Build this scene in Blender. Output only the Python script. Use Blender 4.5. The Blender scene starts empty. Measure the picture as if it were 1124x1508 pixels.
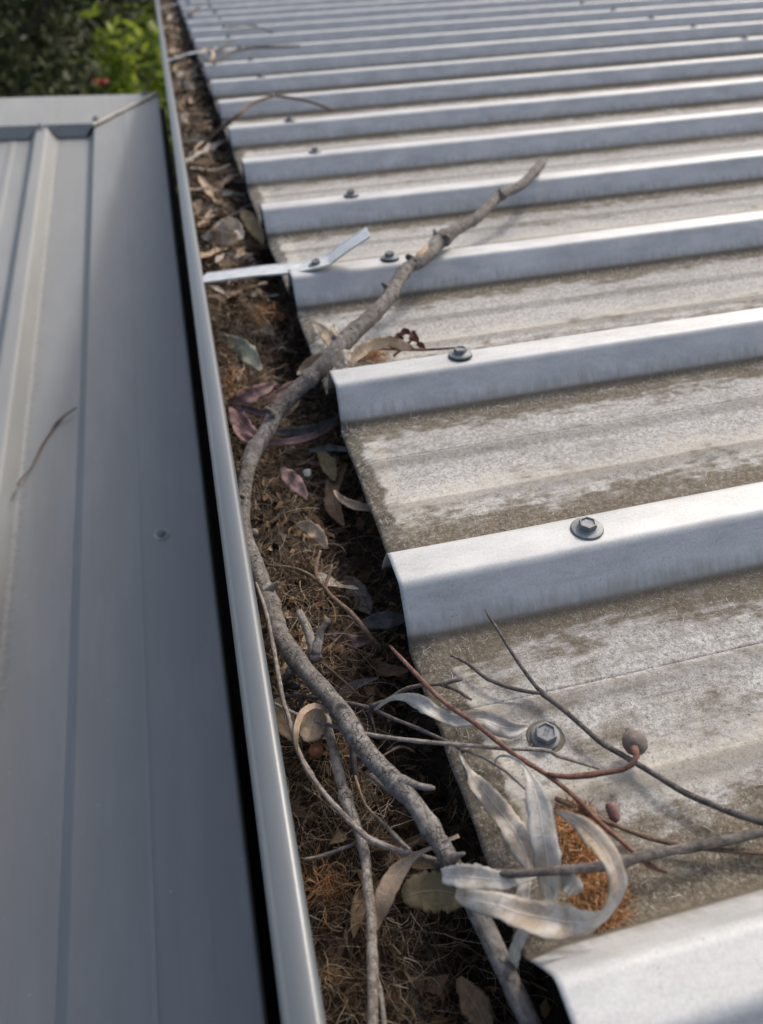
import bpy, bmesh, math, random
from math import radians as rad, sin, cos, pi
from mathutils import Vector as V, Matrix, noise
random.seed(7)
scene = bpy.context.scene
col = scene.collection

# ---------------------------------------------------------------- camera, sky, sun, exposure
# roof frame: x up the ribs from the eave, y along the gutter, z normal to the roof pans (metres)
TILT = rad(2.8)
ROOF = Matrix.Rotation(-TILT, 4, 'Y')
R3 = ROOF.to_3x3()
CAM = V((-0.06267707, -0.07196155, 0.27183136))
FPX = 1109.593
def rodrigues(r):
    t = r.length
    return Matrix.Rotation(t, 3, r.normalized())
RC = rodrigues(V((2.23619578, -0.289617402, 0.0928529141)))      # rows: right, down, forward
RIGHT, DOWN, FWD = RC[0].copy(), RC[1].copy(), RC[2].copy()

cam = bpy.data.cameras.new('camera')
camo = bpy.data.objects.new('camera', cam); col.objects.link(camo)
m = Matrix((RIGHT, -DOWN, -FWD)).transposed()
camo.matrix_world = Matrix.Translation(R3 @ CAM) @ (R3 @ m).to_4x4()
cam.sensor_fit = 'HORIZONTAL'; cam.sensor_width = 36.0
cam.lens = FPX / 1124 * 36
cam.clip_start = 0.01; cam.clip_end = 400
cam.dof.use_dof = True; cam.dof.focus_distance = 0.36; cam.dof.aperture_fstop = 12.0
scene.camera = camo

SUN = (R3 @ V((0.83, 0.66, 1.0))).normalized()
w = bpy.data.worlds.new('World'); scene.world = w; w.use_nodes = True
nt = w.node_tree
sky = nt.nodes.new('ShaderNodeTexSky'); sky.sky_type = 'NISHITA'; sky.sun_disc = False
sky.sun_elevation = math.asin(SUN.z); sky.sun_rotation = math.atan2(SUN.x, SUN.y)
sky.air_density = 1.0; sky.dust_density = 5.5; sky.ozone_density = 0.4
nt.links.new(sky.outputs[0], nt.nodes['Background'].inputs[0])
nt.nodes['Background'].inputs[1].default_value = 0.15
sl = bpy.data.lights.new('sun', 'SUN'); sl.energy = 1.1; sl.angle = rad(5.0); sl.color = (1, 0.995, 0.98)
so = bpy.data.objects.new('sun', sl); col.objects.link(so)
so.rotation_euler = SUN.to_track_quat('Z', 'Y').to_euler()
scene.view_settings.view_transform = 'Standard'; scene.view_settings.look = 'None'
scene.view_settings.exposure = 0.5; scene.view_settings.gamma = 1.0

# ---------------------------------------------------------------- pixel helpers (photograph pixels -> roof frame points)
def ray(u, v):
    return (RIGHT * ((u - 562) / FPX) + DOWN * ((v - 754) / FPX) + FWD).normalized()
def at(u, v, z):
    d = ray(u, v)
    return CAM + d * ((z - CAM.z) / d.z)
def px(P):                                   # metres per photograph pixel at P
    return (P - CAM).dot(FWD) / FPX

# ---------------------------------------------------------------- materials
def mat(name):
    m = bpy.data.materials.new(name); m.use_nodes = True
    nt = m.node_tree
    return m, nt, nt.nodes['Principled BSDF']
class N:
    def __init__(s, nt): s.nt = nt
    def new(s, t, **k):
        n = s.nt.nodes.new(t)
        for a, b in k.items(): setattr(n, a, b)
        return n
    def put(s, sock, v):
        if v is None: return
        if hasattr(v, 'is_output'): s.nt.links.new(v, sock)
        else: sock.default_value = v
    def math(s, op, a, b=None, c=None, clamp=False):
        n = s.new('ShaderNodeMath', operation=op, use_clamp=clamp)
        for i, q in enumerate((a, b, c)): s.put(n.inputs[i], q)
        return n.outputs[0]
    def noise(s, vec, scale, detail=4, rough=0.55, dist=0.0):
        n = s.new('ShaderNodeTexNoise'); s.put(n.inputs['Vector'], vec)
        n.inputs['Scale'].default_value = scale; n.inputs['Detail'].default_value = detail
        n.inputs['Roughness'].default_value = rough; n.inputs['Distortion'].default_value = dist
        return n.outputs['Fac']
    def mapv(s, vec, scale=(1, 1, 1), loc=(0, 0, 0)):
        n = s.new('ShaderNodeMapping'); s.put(n.inputs['Vector'], vec)
        n.inputs['Scale'].default_value = scale; n.inputs['Location'].default_value = loc
        return n.outputs[0]
    def ramp(s, f, stops):
        n = s.new('ShaderNodeValToRGB'); s.put(n.inputs[0], f)
        e = n.color_ramp.elements
        while len(e) < len(stops): e.new(0.5)
        for i, (p, c) in enumerate(stops):
            e[i].position = p
            e[i].color = (c, c, c, 1) if isinstance(c, (int, float)) else (*c, 1)
        return n.outputs[0]
    def sstep(s, x, a, b):
        n = s.new('ShaderNodeMapRange', interpolation_type='SMOOTHSTEP'); s.put(n.inputs[0], x)
        n.inputs[1].default_value = a; n.inputs[2].default_value = b
        return n.outputs[0]
    def mix(s, f, a, b, op='MIX'):
        n = s.new('ShaderNodeMix', data_type='RGBA', blend_type=op)
        s.put(n.inputs[0], f)
        for i, q in ((6, a), (7, b)):
            if isinstance(q, tuple) and len(q) == 3: q = (*q, 1)
            s.put(n.inputs[i], q)
        return n.outputs[2]
    def bump(s, h, strength, dist):
        n = s.new('ShaderNodeBump'); s.put(n.inputs['Height'], h)
        n.inputs['Strength'].default_value = strength; n.inputs['Distance'].default_value = dist
        return n.outputs[0]
    def obj(s): return s.new('ShaderNodeTexCoord').outputs['Object']
    def sep(s, v):
        n = s.new('ShaderNodeSeparateXYZ'); s.put(n.inputs[0], v); return n.outputs

P_ = 0.1905; RH = 0.0255; WT = 0.0198; WS = 0.0168

def roof_material():
    m, nt, b = mat('weathered_zinc'); n = N(nt)
    co = n.obj(); X, Y, Z = n.sep(co)
    vin = n.math('FRACT', n.math('ADD', n.math('DIVIDE', Y, P_), 40.0))
    pan = n.sstep(Z, 0.0062, 0.0028)
    flank = n.sstep(Z, 0.024, 0.016)
    # ragged dirt mask over the pan: brown by both rib feet, pale crust in the middle
    warp = n.noise(n.mapv(co, (16, 55, 40)), 1.0, 5, 0.65)
    warp2 = n.noise(n.mapv(co, (120, 240, 200)), 1.0, 4, 0.7)
    q = n.math('ADD', vin, n.math('MULTIPLY', n.math('SUBTRACT', warp, 0.5), 0.26))
    q = n.math('ADD', q, n.math('MULTIPLY', n.math('SUBTRACT', warp2, 0.5), 0.22))
    upper = n.sstep(q, 0.655, 0.785)
    lower = n.sstep(q, 0.33, 0.18)
    dirt = n.math('MAXIMUM', upper, lower)
    eq = n.math('ADD', X, n.math('MULTIPLY', n.math('SUBTRACT', n.noise(n.mapv(co, (60, 45, 20)), 1.0, 4, 0.6), 0.5), 0.018))
    edge = n.sstep(eq, 0.017, 0.011)
    rim = n.math('MULTIPLY', n.sstep(eq, 0.012, 0.017), n.sstep(eq, 0.029, 0.02))
    dirt = n.math('MAXIMUM', dirt, edge)
    patch = n.sstep(n.noise(n.mapv(co, (9, 26, 20), (3, 1, 0)), 1.0, 5, 0.6), 0.56, 0.70)
    dirt = n.math('MAXIMUM', dirt, n.math('MULTIPLY', patch, 0.6))
    # speckle
    sp1 = n.noise(co, 420.0, 5, 0.75)
    sp2 = n.noise(co, 1300.0, 3, 0.7)
    spk = n.math('ADD', n.math('MULTIPLY', sp1, 0.6), n.math('MULTIPLY', sp2, 0.4))
    brown = n.ramp(spk, [(0.38, (0.062, 0.048, 0.032)), (0.49, (0.135, 0.115, 0.083)), (0.57, (0.225, 0.20, 0.16)), (0.66, (0.50, 0.475, 0.435))])
    crust = n.ramp(spk, [(0.37, (0.20, 0.18, 0.155)), (0.45, (0.325, 0.315, 0.292)), (0.52, (0.47, 0.467, 0.447)), (0.60, (0.67, 0.672, 0.655))])
    cream = n.ramp(spk, [(0.38, (0.40, 0.37, 0.30)), (0.58, (0.62, 0.605, 0.555))])
    band = n.math('MULTIPLY', n.sstep(q, 0.27, 0.34), n.sstep(q, 0.45, 0.37))
    crust = n.mix(n.math('MAXIMUM', band, rim), crust, cream)
    near = n.math('MULTIPLY', n.sstep(Y, 0.185, 0.165), 0.22)          # the pan by the low rib is dirtier
    m1 = n.noise(n.mapv(co, (75, 110, 90), (2, 7, 0)), 1.0, 5, 0.7)
    m2 = n.noise(n.mapv(co, (24, 40, 30), (9, 3, 0)), 1.0, 4, 0.6)
    dmask = n.math('ADD', n.math('MULTIPLY', dirt, 1.1), n.math('MULTIPLY', n.math('SUBTRACT', sp1, 0.52), 1.9))
    streak = n.noise(n.mapv(co, (9, 300, 60), (3, 0, 5)), 1.0, 5, 0.7)
    dmask = n.math('ADD', dmask, n.math('MULTIPLY', n.math('SUBTRACT', streak, 0.5), 1.5))
    dmask = n.math('ADD', dmask, n.math('MULTIPLY', n.math('SUBTRACT', m1, 0.5), 2.3))
    dmask = n.math('ADD', dmask, n.math('MULTIPLY', n.math('SUBTRACT', m2, 0.48), 1.6))
    vary = n.noise(n.mapv(co, (2.2, 5.3, 1), (4, 8, 1)), 1.0, 3, 0.6)
    dmask = n.math('ADD', dmask, n.math('MULTIPLY', n.math('SUBTRACT', vary, 0.60), 1.6))
    dmask = n.sstep(n.math('ADD', dmask, near), 0.0, 1.0)
    pancol = n.mix(dmask, crust, brown)
    fleck = n.sstep(n.noise(co, 780.0, 4, 0.7), 0.61, 0.68)
    pancol = n.mix(n.math('MULTIPLY', fleck, 0.5), pancol, (0.66, 0.645, 0.61))
    pit2 = n.sstep(n.noise(n.mapv(co, (1, 1, 1), (3, 3, 3)), 640.0, 3, 0.6), 0.60, 0.66)
    pancol = n.mix(n.math('MULTIPLY', pit2, 0.6), pancol, (0.12, 0.10, 0.075))
    # bare zinc on the ribs with fine dark pitting and run-off stains low on the flank
    fine = n.noise(co, 900.0, 3, 0.7)
    cloud = n.noise(n.mapv(co, (22, 60, 60)), 1.0, 4, 0.6)
    metal = n.ramp(n.math('ADD', n.math('MULTIPLY', cloud, 0.55), n.math('MULTIPLY', fine, 0.45)),
                   [(0.34, (0.33, 0.336, 0.334)), (0.5, (0.43, 0.437, 0.434)), (0.64, (0.52, 0.526, 0.52))])
    pit = n.sstep(n.noise(co, 560.0, 3, 0.6), 0.66, 0.72)
    metal = n.mix(n.math('MULTIPLY', pit, 0.55), metal, (0.12, 0.12, 0.125))
    drip = n.noise(n.mapv(co, (230, 12, 60)), 1.0, 6, 0.75)
    dl = n.math('SUBTRACT', n.math('ADD', n.math('MULTIPLY', drip, 0.028), n.math('MULTIPLY', fine, 0.006)), Z)
    drm = n.math('MULTIPLY', n.sstep(dl, 0.003, 0.014), 0.7)
    metal = n.mix(drm, metal, (0.24, 0.23, 0.20))
    smud = n.sstep(n.noise(n.mapv(co, (35, 90, 90), (1, 5, 9)), 1.0, 6, 0.75), 0.52, 0.70)
    metal = n.mix(n.math('MULTIPLY', smud, 0.35), metal, (0.30, 0.295, 0.275))
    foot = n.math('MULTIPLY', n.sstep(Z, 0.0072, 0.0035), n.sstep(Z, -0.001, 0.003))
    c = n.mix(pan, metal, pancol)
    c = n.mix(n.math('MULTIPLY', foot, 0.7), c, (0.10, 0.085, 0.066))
    nt.links.new(c, b.inputs['Base Color'])
    met = n.math('MULTIPLY', n.math('SUBTRACT', 1.0, n.math('MAXIMUM', pan, drm)), 0.1)
    nt.links.new(met, b.inputs['Metallic'])
    nt.links.new(n.math('SUBTRACT', 0.34, n.math('MULTIPLY', pan, 0.2)), b.inputs['Specular IOR Level'])
    ro = n.math('ADD', n.math('MULTIPLY', pan, 0.40), n.math('ADD', 0.44, n.math('MULTIPLY', fine, 0.18)))
    nt.links.new(ro, b.inputs['Roughness'])
    h = n.math('MULTIPLY', n.math('MULTIPLY', spk, pan), 1.0)
    nt.links.new(n.bump(h, 0.6, 0.0009), b.inputs['Normal'])
    return m

def paint_material(name, base, dusty, rough=0.36, streak=True, metallic=0.0):
    m, nt, b = mat(name); n = N(nt)
    co = n.obj()
    a = n.noise(n.mapv(co, (30, 5, 30)), 1.0, 5, 0.6)
    f = n.noise(co, 380.0, 4, 0.7)
    c = n.mix(n.sstep(a, 0.42, 0.72), base, dusty)
    c = n.mix(n.math('MULTIPLY', n.sstep(f, 0.5, 0.75), 0.25), c, dusty)
    if streak:
        g = n.noise(n.mapv(co, (140, 3, 60), (5, 2, 1)), 1.0, 5, 0.7)
        c = n.mix(n.math('MULTIPLY', n.sstep(g, 0.56, 0.74), 0.3), c, tuple(q * 0.72 for q in base))
        d = n.sstep(n.noise(co, 150.0, 2, 0.4), 0.74, 0.78)
        c = n.mix(n.math('MULTIPLY', d, 0.4), c, (0.42, 0.43, 0.42))
    if streak:
        X, Y, Z = n.sep(co)
        gx = n.math('ADD', X, n.math('MULTIPLY', n.math('SUBTRACT', n.noise(n.mapv(co, (60, 9, 60)), 1.0, 5, 0.7), 0.5), 0.03))
        line = n.math('MULTIPLY', n.sstep(gx, -0.236, -0.228), n.sstep(gx, -0.215, -0.224))
        line = n.math('MULTIPLY', line, n.sstep(n.noise(co, 130.0, 4, 0.7), 0.42, 0.62))
        c = n.mix(n.math('MULTIPLY', line, 0.3), c, (0.13, 0.12, 0.10))
        dust = n.sstep(n.noise(n.mapv(co, (14, 6, 14), (1, 4, 2)), 1.0, 6, 0.7), 0.5, 0.72)
        c = n.mix(n.math('MULTIPLY', dust, 0.25), c, (0.32, 0.315, 0.30))
    nt.links.new(c, b.inputs['Base Color'])
    b.inputs['Specular IOR Level'].default_value = 0.35 if streak else 0.6
    nt.links.new(n.math('ADD', rough - 0.05, n.math('MULTIPLY', a, 0.16)), b.inputs['Roughness'])
    b.inputs['Metallic'].default_value = metallic
    nt.links.new(n.bump(n.noise(co, 700.0, 2, 0.5), 0.12, 0.0003), b.inputs['Normal'])
    return m

def plain(name, c1, c2, rough=0.6, scale=120.0, metallic=0.0, bump=0.0004):
    m, nt, b = mat(name); n = N(nt)
    co = n.obj()
    f = n.noise(co, scale, 5, 0.65)
    nt.links.new(n.ramp(f, [(0.32, c1), (0.68, c2)]), b.inputs['Base Color'])
    b.inputs['Roughness'].default_value = rough; b.inputs['Metallic'].default_value = metallic
    if bump: nt.links.new(n.bump(f, 0.5, bump), b.inputs['Normal'])
    return m

def bark_material(name, dark, mid, pale, crack=1.0):
    m, nt, b = mat(name); n = N(nt)
    uv = n.new('ShaderNodeUVMap'); uv.uv_map = 'UVMap'
    co = n.obj()
    a = n.noise(co, 260.0, 6, 0.7)
    cl = n.noise(co, 45.0, 3, 0.6)
    c = n.ramp(n.math('ADD', n.math('MULTIPLY', a, 0.65), n.math('MULTIPLY', cl, 0.35)), [(0.34, dark), (0.5, mid), (0.66, pale)])
    v = n.new('ShaderNodeTexVoronoi', feature='DISTANCE_TO_EDGE')
    warp = n.new('ShaderNodeVectorMath', operation='ADD')
    nt.links.new(n.mapv(uv.outputs[0], (7, 420, 1)), warp.inputs[0])
    nz = n.new('ShaderNodeTexNoise'); nt.links.new(co, nz.inputs['Vector']); nz.inputs['Scale'].default_value = 150
    sc = n.new('ShaderNodeVectorMath', operation='SCALE'); nt.links.new(nz.outputs['Color'], sc.inputs[0]); sc.inputs['Scale'].default_value = 1.4
    nt.links.new(sc.outputs[0], warp.inputs[1])
    nt.links.new(warp.outputs[0], v.inputs['Vector']); v.inputs['Scale'].default_value = 1.0
    ck = n.math('MULTIPLY', n.sstep(v.outputs['Distance'], 0.06, 0.0), n.sstep(n.noise(co, 70.0, 3, 0.6), 0.42, 0.6))
    c = n.mix(n.math('MULTIPLY', ck, 0.85 * crack), c, tuple(q * 0.3 for q in dark))
    lon = n.noise(n.mapv(uv.outputs[0], (26, 190, 1)), 1.0, 5, 0.7)
    fk = n.sstep(lon, 0.57, 0.66)
    c = n.mix(n.math('MULTIPLY', fk, 0.55), c, tuple(q * 0.5 for q in dark))
    lich = n.sstep(n.noise(co, 130.0, 5, 0.75), 0.60, 0.70)
    c = n.mix(n.math('MULTIPLY', lich, 0.35), c, tuple(min(1, q * 1.3) for q in pale))
    nt.links.new(c, b.inputs['Base Color'])
    b.inputs['Roughness'].default_value = 0.86; b.inputs['Specular IOR Level'].default_value = 0.25
    a = n.math('SUBTRACT', a, n.math('MULTIPLY', fk, 0.5))
    h = n.math('SUBTRACT', a, n.math('MULTIPLY', ck, 0.9 * crack))
    nt.links.new(n.bump(h, 0.9, 0.0013), b.inputs['Normal'])
    return m

def leaf_material(name, c1, c2, blotch, edge=0.5, trans=0.15):
    m, nt, b = mat(name); n = N(nt)
    uv = n.new('ShaderNodeUVMap'); uv.uv_map = 'UVMap'
    U, W, _ = n.sep(uv.outputs[0])
    co = n.obj()
    f = n.noise(co, 95.0, 6, 0.7, 0.6); g = n.noise(co, 420.0, 5, 0.75)
    c = n.mix(n.sstep(f, 0.36, 0.64), c1, c2)
    c = n.mix(n.math('MULTIPLY', n.sstep(g, 0.54, 0.72), 0.45), c, blotch)
    bl = n.sstep(n.noise(co, 260.0, 4, 0.7), 0.60, 0.68)
    c = n.mix(n.math('MULTIPLY', bl, 0.45), c, tuple(q * 0.45 for q in c1))
    s = n.math('ABSOLUTE', n.math('SUBTRACT', W, 0.5))
    rib = n.sstep(s, 0.035, 0.012)
    c = n.mix(n.math('MULTIPLY', rib, 0.5), c, tuple(min(1, q * 1.35 + 0.05) for q in c2))
    e = n.sstep(s, 0.455, 0.495)
    c = n.mix(n.math('MULTIPLY', e, edge), c, tuple(q * 0.45 for q in c1))
    # pinnate veins
    vw = n.math('ADD', n.math('MULTIPLY', U, 26.0), n.math('MULTIPLY', s, -7.0))
    ve = n.sstep(n.math('ABSOLUTE', n.math('SUBTRACT', n.math('FRACT', vw), 0.5)), 0.07, 0.0)
    c = n.mix(n.math('MULTIPLY', ve, 0.12), c, blotch)
    nt.links.new(c, b.inputs['Base Color'])
    b.inputs['Roughness'].default_value = 0.72
    b.inputs['Specular IOR Level'].default_value = 0.22
    h = n.math('ADD', n.math('ADD', n.math('MULTIPLY', g, 0.6), n.math('MULTIPLY', f, 1.6)), n.math('ADD', n.math('MULTIPLY', rib, 0.6), n.math('MULTIPLY', ve, 0.25)))
    nt.links.new(n.bump(h, 0.7, 0.0009), b.inputs['Normal'])
    if trans:
        t = n.new('ShaderNodeBsdfTranslucent'); nt.links.new(c, t.inputs['Color'])
        mx = n.new('ShaderNodeMixShader'); mx.inputs[0].default_value = trans
        nt.links.new(b.outputs[0], mx.inputs[1]); nt.links.new(t.outputs[0], mx.inputs[2])
        nt.links.new(mx.outputs[0], nt.nodes['Material Output'].inputs['Surface'])
    return m

def island_material(name, stops, rough=0.75, trans=0.0, spec=0.3):
    m, nt, b = mat(name); n = N(nt)
    g = n.new('ShaderNodeNewGeometry')
    c = n.ramp(g.outputs['Random Per Island'], stops)
    nt.links.new(c, b.inputs['Base Color']); b.inputs['Roughness'].default_value = rough
    b.inputs['Specular IOR Level'].default_value = spec
    if trans:
        t = n.new('ShaderNodeBsdfTranslucent'); nt.links.new(c, t.inputs['Color'])
        mx = n.new('ShaderNodeMixShader'); mx.inputs[0].default_value = trans
        nt.links.new(b.outputs[0], mx.inputs[1]); nt.links.new(t.outputs[0], mx.inputs[2])
        nt.links.new(mx.outputs[0], nt.nodes['Material Output'].inputs['Surface'])
    return m

MT = {}
MT['roof'] = roof_material()
MT['shed'] = paint_material('grey_roof_paint', (0.245, 0.251, 0.241), (0.275, 0.281, 0.270), 0.52)
MT['gutter'] = paint_material('gutter_paint', (0.105, 0.118, 0.126), (0.125, 0.138, 0.145), 0.31, False, 0.0)
MT['galv'] = plain('galvanised_steel', (0.48, 0.50, 0.49), (0.66, 0.68, 0.67), 0.42, 150, 0.45, 0.0002)
MT['screw'] = plain('screw_steel', (0.12, 0.13, 0.135), (0.20, 0.212, 0.218), 0.5, 400, 0.1, 0.0002)
MT['rubber'] = plain('rubber_seal', (0.02, 0.02, 0.02), (0.05, 0.05, 0.045), 0.8, 300)
MT['dirtywasher'] = plain('dirty_washer', (0.07, 0.06, 0.038), (0.16, 0.14, 0.10), 0.8, 500)
MT['sealant'] = plain('sealant', (0.52, 0.47, 0.38), (0.68, 0.64, 0.55), 0.6, 200)
MT['bark'] = bark_material('grey_bark', (0.07, 0.062, 0.054), (0.16, 0.145, 0.13), (0.29, 0.27, 0.25), 0.75)
MT['bark2'] = bark_material('pale_twig_bark', (0.12, 0.10, 0.08), (0.25, 0.22, 0.19), (0.42, 0.385, 0.345), 0.6)
MT['barkdark'] = bark_material('dark_twig_bark', (0.045, 0.04, 0.037), (0.11, 0.098, 0.09), (0.21, 0.19, 0.175), 0.4)
MT['barkred'] = bark_material('red_twig_bark', (0.085, 0.04, 0.03), (0.18, 0.092, 0.068), (0.29, 0.18, 0.14), 0.25)
MT['barkbrown'] = bark_material('brown_twig_bark', (0.075, 0.05, 0.035), (0.16, 0.11, 0.08), (0.26, 0.19, 0.14), 0.3)
MT['wood'] = plain('torn_wood', (0.26, 0.175, 0.11), (0.40, 0.29, 0.19), 0.8, 200)
LEAF = {
 'pale': leaf_material('pale_leaf', (0.50, 0.455, 0.385), (0.73, 0.705, 0.655), (0.80, 0.785, 0.75), 0.6, 0.3),
 'paletan': leaf_material('pale_tan_leaf', (0.47, 0.38, 0.28), (0.70, 0.66, 0.585), (0.78, 0.76, 0.71), 0.7, 0.35),
 'tan': leaf_material('tan_leaf', (0.40, 0.29, 0.19), (0.54, 0.42, 0.30), (0.62, 0.52, 0.40), 0.4, 0.15),
 'brown': leaf_material('brown_leaf', (0.16, 0.105, 0.065), (0.28, 0.195, 0.125), (0.36, 0.27, 0.18), 0.4, 0.12),
 'pink': leaf_material('pink_leaf', (0.22, 0.13, 0.12), (0.36, 0.235, 0.22), (0.44, 0.34, 0.315), 0.4, 0.12),
 'mauve': leaf_material('mauve_leaf', (0.12, 0.075, 0.07), (0.22, 0.145, 0.138), (0.32, 0.25, 0.235), 0.4, 0.1),
 'olive': leaf_material('olive_leaf', (0.20, 0.145, 0.07), (0.30, 0.232, 0.125), (0.38, 0.32, 0.20), 0.5, 0.12),
 'green': leaf_material('pale_green_leaf', (0.30, 0.33, 0.22), (0.46, 0.48, 0.37), (0.56, 0.56, 0.47), 0.3, 0.12),
 'grey': leaf_material('grey_leaf', (0.13, 0.125, 0.115), (0.24, 0.23, 0.215), (0.33, 0.32, 0.30), 0.4, 0.1),
 'redbrown': leaf_material('red_brown_leaf', (0.11, 0.04, 0.03), (0.20, 0.085, 0.06), (0.28, 0.15, 0.11), 0.3, 0.1),
}
MT['fibre'] = island_material('litter_fibre', [(0.0, (0.045, 0.03, 0.018)), (0.4, (0.115, 0.077, 0.046)), (0.68, (0.24, 0.168, 0.105)), (0.88, (0.42, 0.325, 0.215)), (1.0, (0.62, 0.53, 0.40))])
MT['orange'] = island_material('orange_fibre', [(0.0, (0.16, 0.065, 0.025)), (0.4, (0.46, 0.22, 0.085)), (0.8, (0.66, 0.38, 0.18)), (1.0, (0.76, 0.58, 0.36))])
MT['thread'] = island_material('pale_thread', [(0.0, (0.36, 0.30, 0.22)), (0.5, (0.58, 0.54, 0.46)), (1.0, (0.76, 0.74, 0.69))])
MT['mulch'] = plain('mulch', (0.012, 0.008, 0.006), (0.055, 0.037, 0.023), 0.95, 160, 0, 0.003)
MT['nut'] = plain('gumnut_skin', (0.10, 0.08, 0.068), (0.215, 0.18, 0.155), 0.85, 260, 0, 0.001)
MT['rednut'] = plain('red_nut_skin', (0.13, 0.065, 0.055), (0.25, 0.135, 0.115), 0.6, 300)
MT['berry'] = plain('berry_skin', (0.22, 0.07, 0.03), (0.42, 0.19, 0.09), 0.35, 180)
MT['seed'] = plain('amber_seed', (0.13, 0.05, 0.02), (0.30, 0.14, 0.05), 0.4, 180)
MT['black'] = plain('black_shell', (0.012, 0.011, 0.01), (0.04, 0.035, 0.03), 0.3, 250)
MT['white'] = plain('white_dropping', (0.2, 0.2, 0.19), (0.45, 0.45, 0.42), 0.8, 300)

# ---------------------------------------------------------------- object helpers
def mesh_obj(name, verts, faces, material, parent=None, smooth=True, uvs=None):
    me = bpy.data.meshes.new(name)
    me.from_pydata([tuple(v) for v in verts], [], faces)
    if smooth: me.polygons.foreach_set('use_smooth', [True] * len(me.polygons))
    if uvs:
        ul = me.uv_layers.new(name='UVMap')
        flat = []
        for l in me.loops: flat += uvs[l.vertex_index]
        ul.data.foreach_set('uv', flat)
    me.materials.append(material); me.update()
    o = bpy.data.objects.new(name, me); col.objects.link(o)
    if parent: o.parent = parent
    return o
def tag(o, label=None, cat=None, group=None, kind=None):
    if label: o['label'] = label
    if cat: o['category'] = cat
    if group: o['group'] = group
    if kind: o['kind'] = kind
    return o
def empty(name, mw=None):
    o = bpy.data.objects.new(name, None); o.empty_display_size = 0.02; col.objects.link(o)
    if mw is not None: o.matrix_world = mw
    return o
def rooted(name, verts, faces, material, smooth=True, uvs=None, parent=None):
    """mesh given in roof-frame points; origin at the thing's lowest middle point (or in the parent's frame)"""
    if parent:
        inv = parent.matrix_world.inverted() @ ROOF
        return mesh_obj(name, [inv @ V(v) for v in verts], faces, material, parent, smooth, uvs)
    n = len(verts)
    c = V((sum(v[0] for v in verts) / n, sum(v[1] for v in verts) / n, min(v[2] for v in verts)))
    o = mesh_obj(name, [V(v) - c for v in verts], faces, material, None, smooth, uvs)
    o.matrix_world = ROOF @ Matrix.Translation(c)
    return o
def box(x0, x1, y0, y1, z0, z1):
    v = [(x0, y0, z0), (x1, y0, z0), (x1, y1, z0), (x0, y1, z0), (x0, y0, z1), (x1, y0, z1), (x1, y1, z1), (x0, y1, z1)]
    return v, [(0, 3, 2, 1), (4, 5, 6, 7), (0, 1, 5, 4), (1, 2, 6, 5), (2, 3, 7, 6), (3, 0, 4, 7)]
def merge(parts):
    v, f = [], []
    for a, b in parts:
        k = len(v); v += list(a); f += [tuple(i + k for i in q) for q in b]
    return v, f
def lathe(prof, seg=20):
    v, f = [], []
    for r, z in prof:
        for i in range(seg): v.append((r * cos(2 * pi * i / seg), r * sin(2 * pi * i / seg), z))
    for j in range(len(prof) - 1):
        for i in range(seg):
            k = (i + 1) % seg
            f.append((j * seg + i, j * seg + k, (j + 1) * seg + k, (j + 1) * seg + i))
    f.append(tuple(range(seg))[::-1]); f.append(tuple((len(prof) - 1) * seg + i for i in range(seg)))
    return v, f
def solidify(o, t, offset=-1):
    s = o.modifiers.new('thickness', 'SOLIDIFY'); s.thickness = t; s.offset = offset
    return o
def catmull(pts, n):
    """pts: list of tuples (any length) -> n samples, uniform in control index weighted by chord"""
    P = [pts[0]] + list(pts) + [pts[-1]]
    seg = []
    for i in range(len(pts) - 1):
        seg.append(max(1e-6, math.dist(pts[i][:3], pts[i + 1][:3])))
    tot = sum(seg); out = []
    for k in range(n):
        s = tot * k / (n - 1); i = 0
        while i < len(seg) - 1 and s > seg[i]: s -= seg[i]; i += 1
        t = min(1, s / seg[i]); a, b, c, d = P[i], P[i + 1], P[i + 2], P[i + 3]
        q = []
        for A, B, C, D in zip(a, b, c, d):
            q.append(0.5 * (2 * B + (C - A) * t + (2 * A - 5 * B + 4 * C - D) * t * t + (3 * B - A - 3 * C + D) * t ** 3))
        out.append(tuple(q))
    return out

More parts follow.
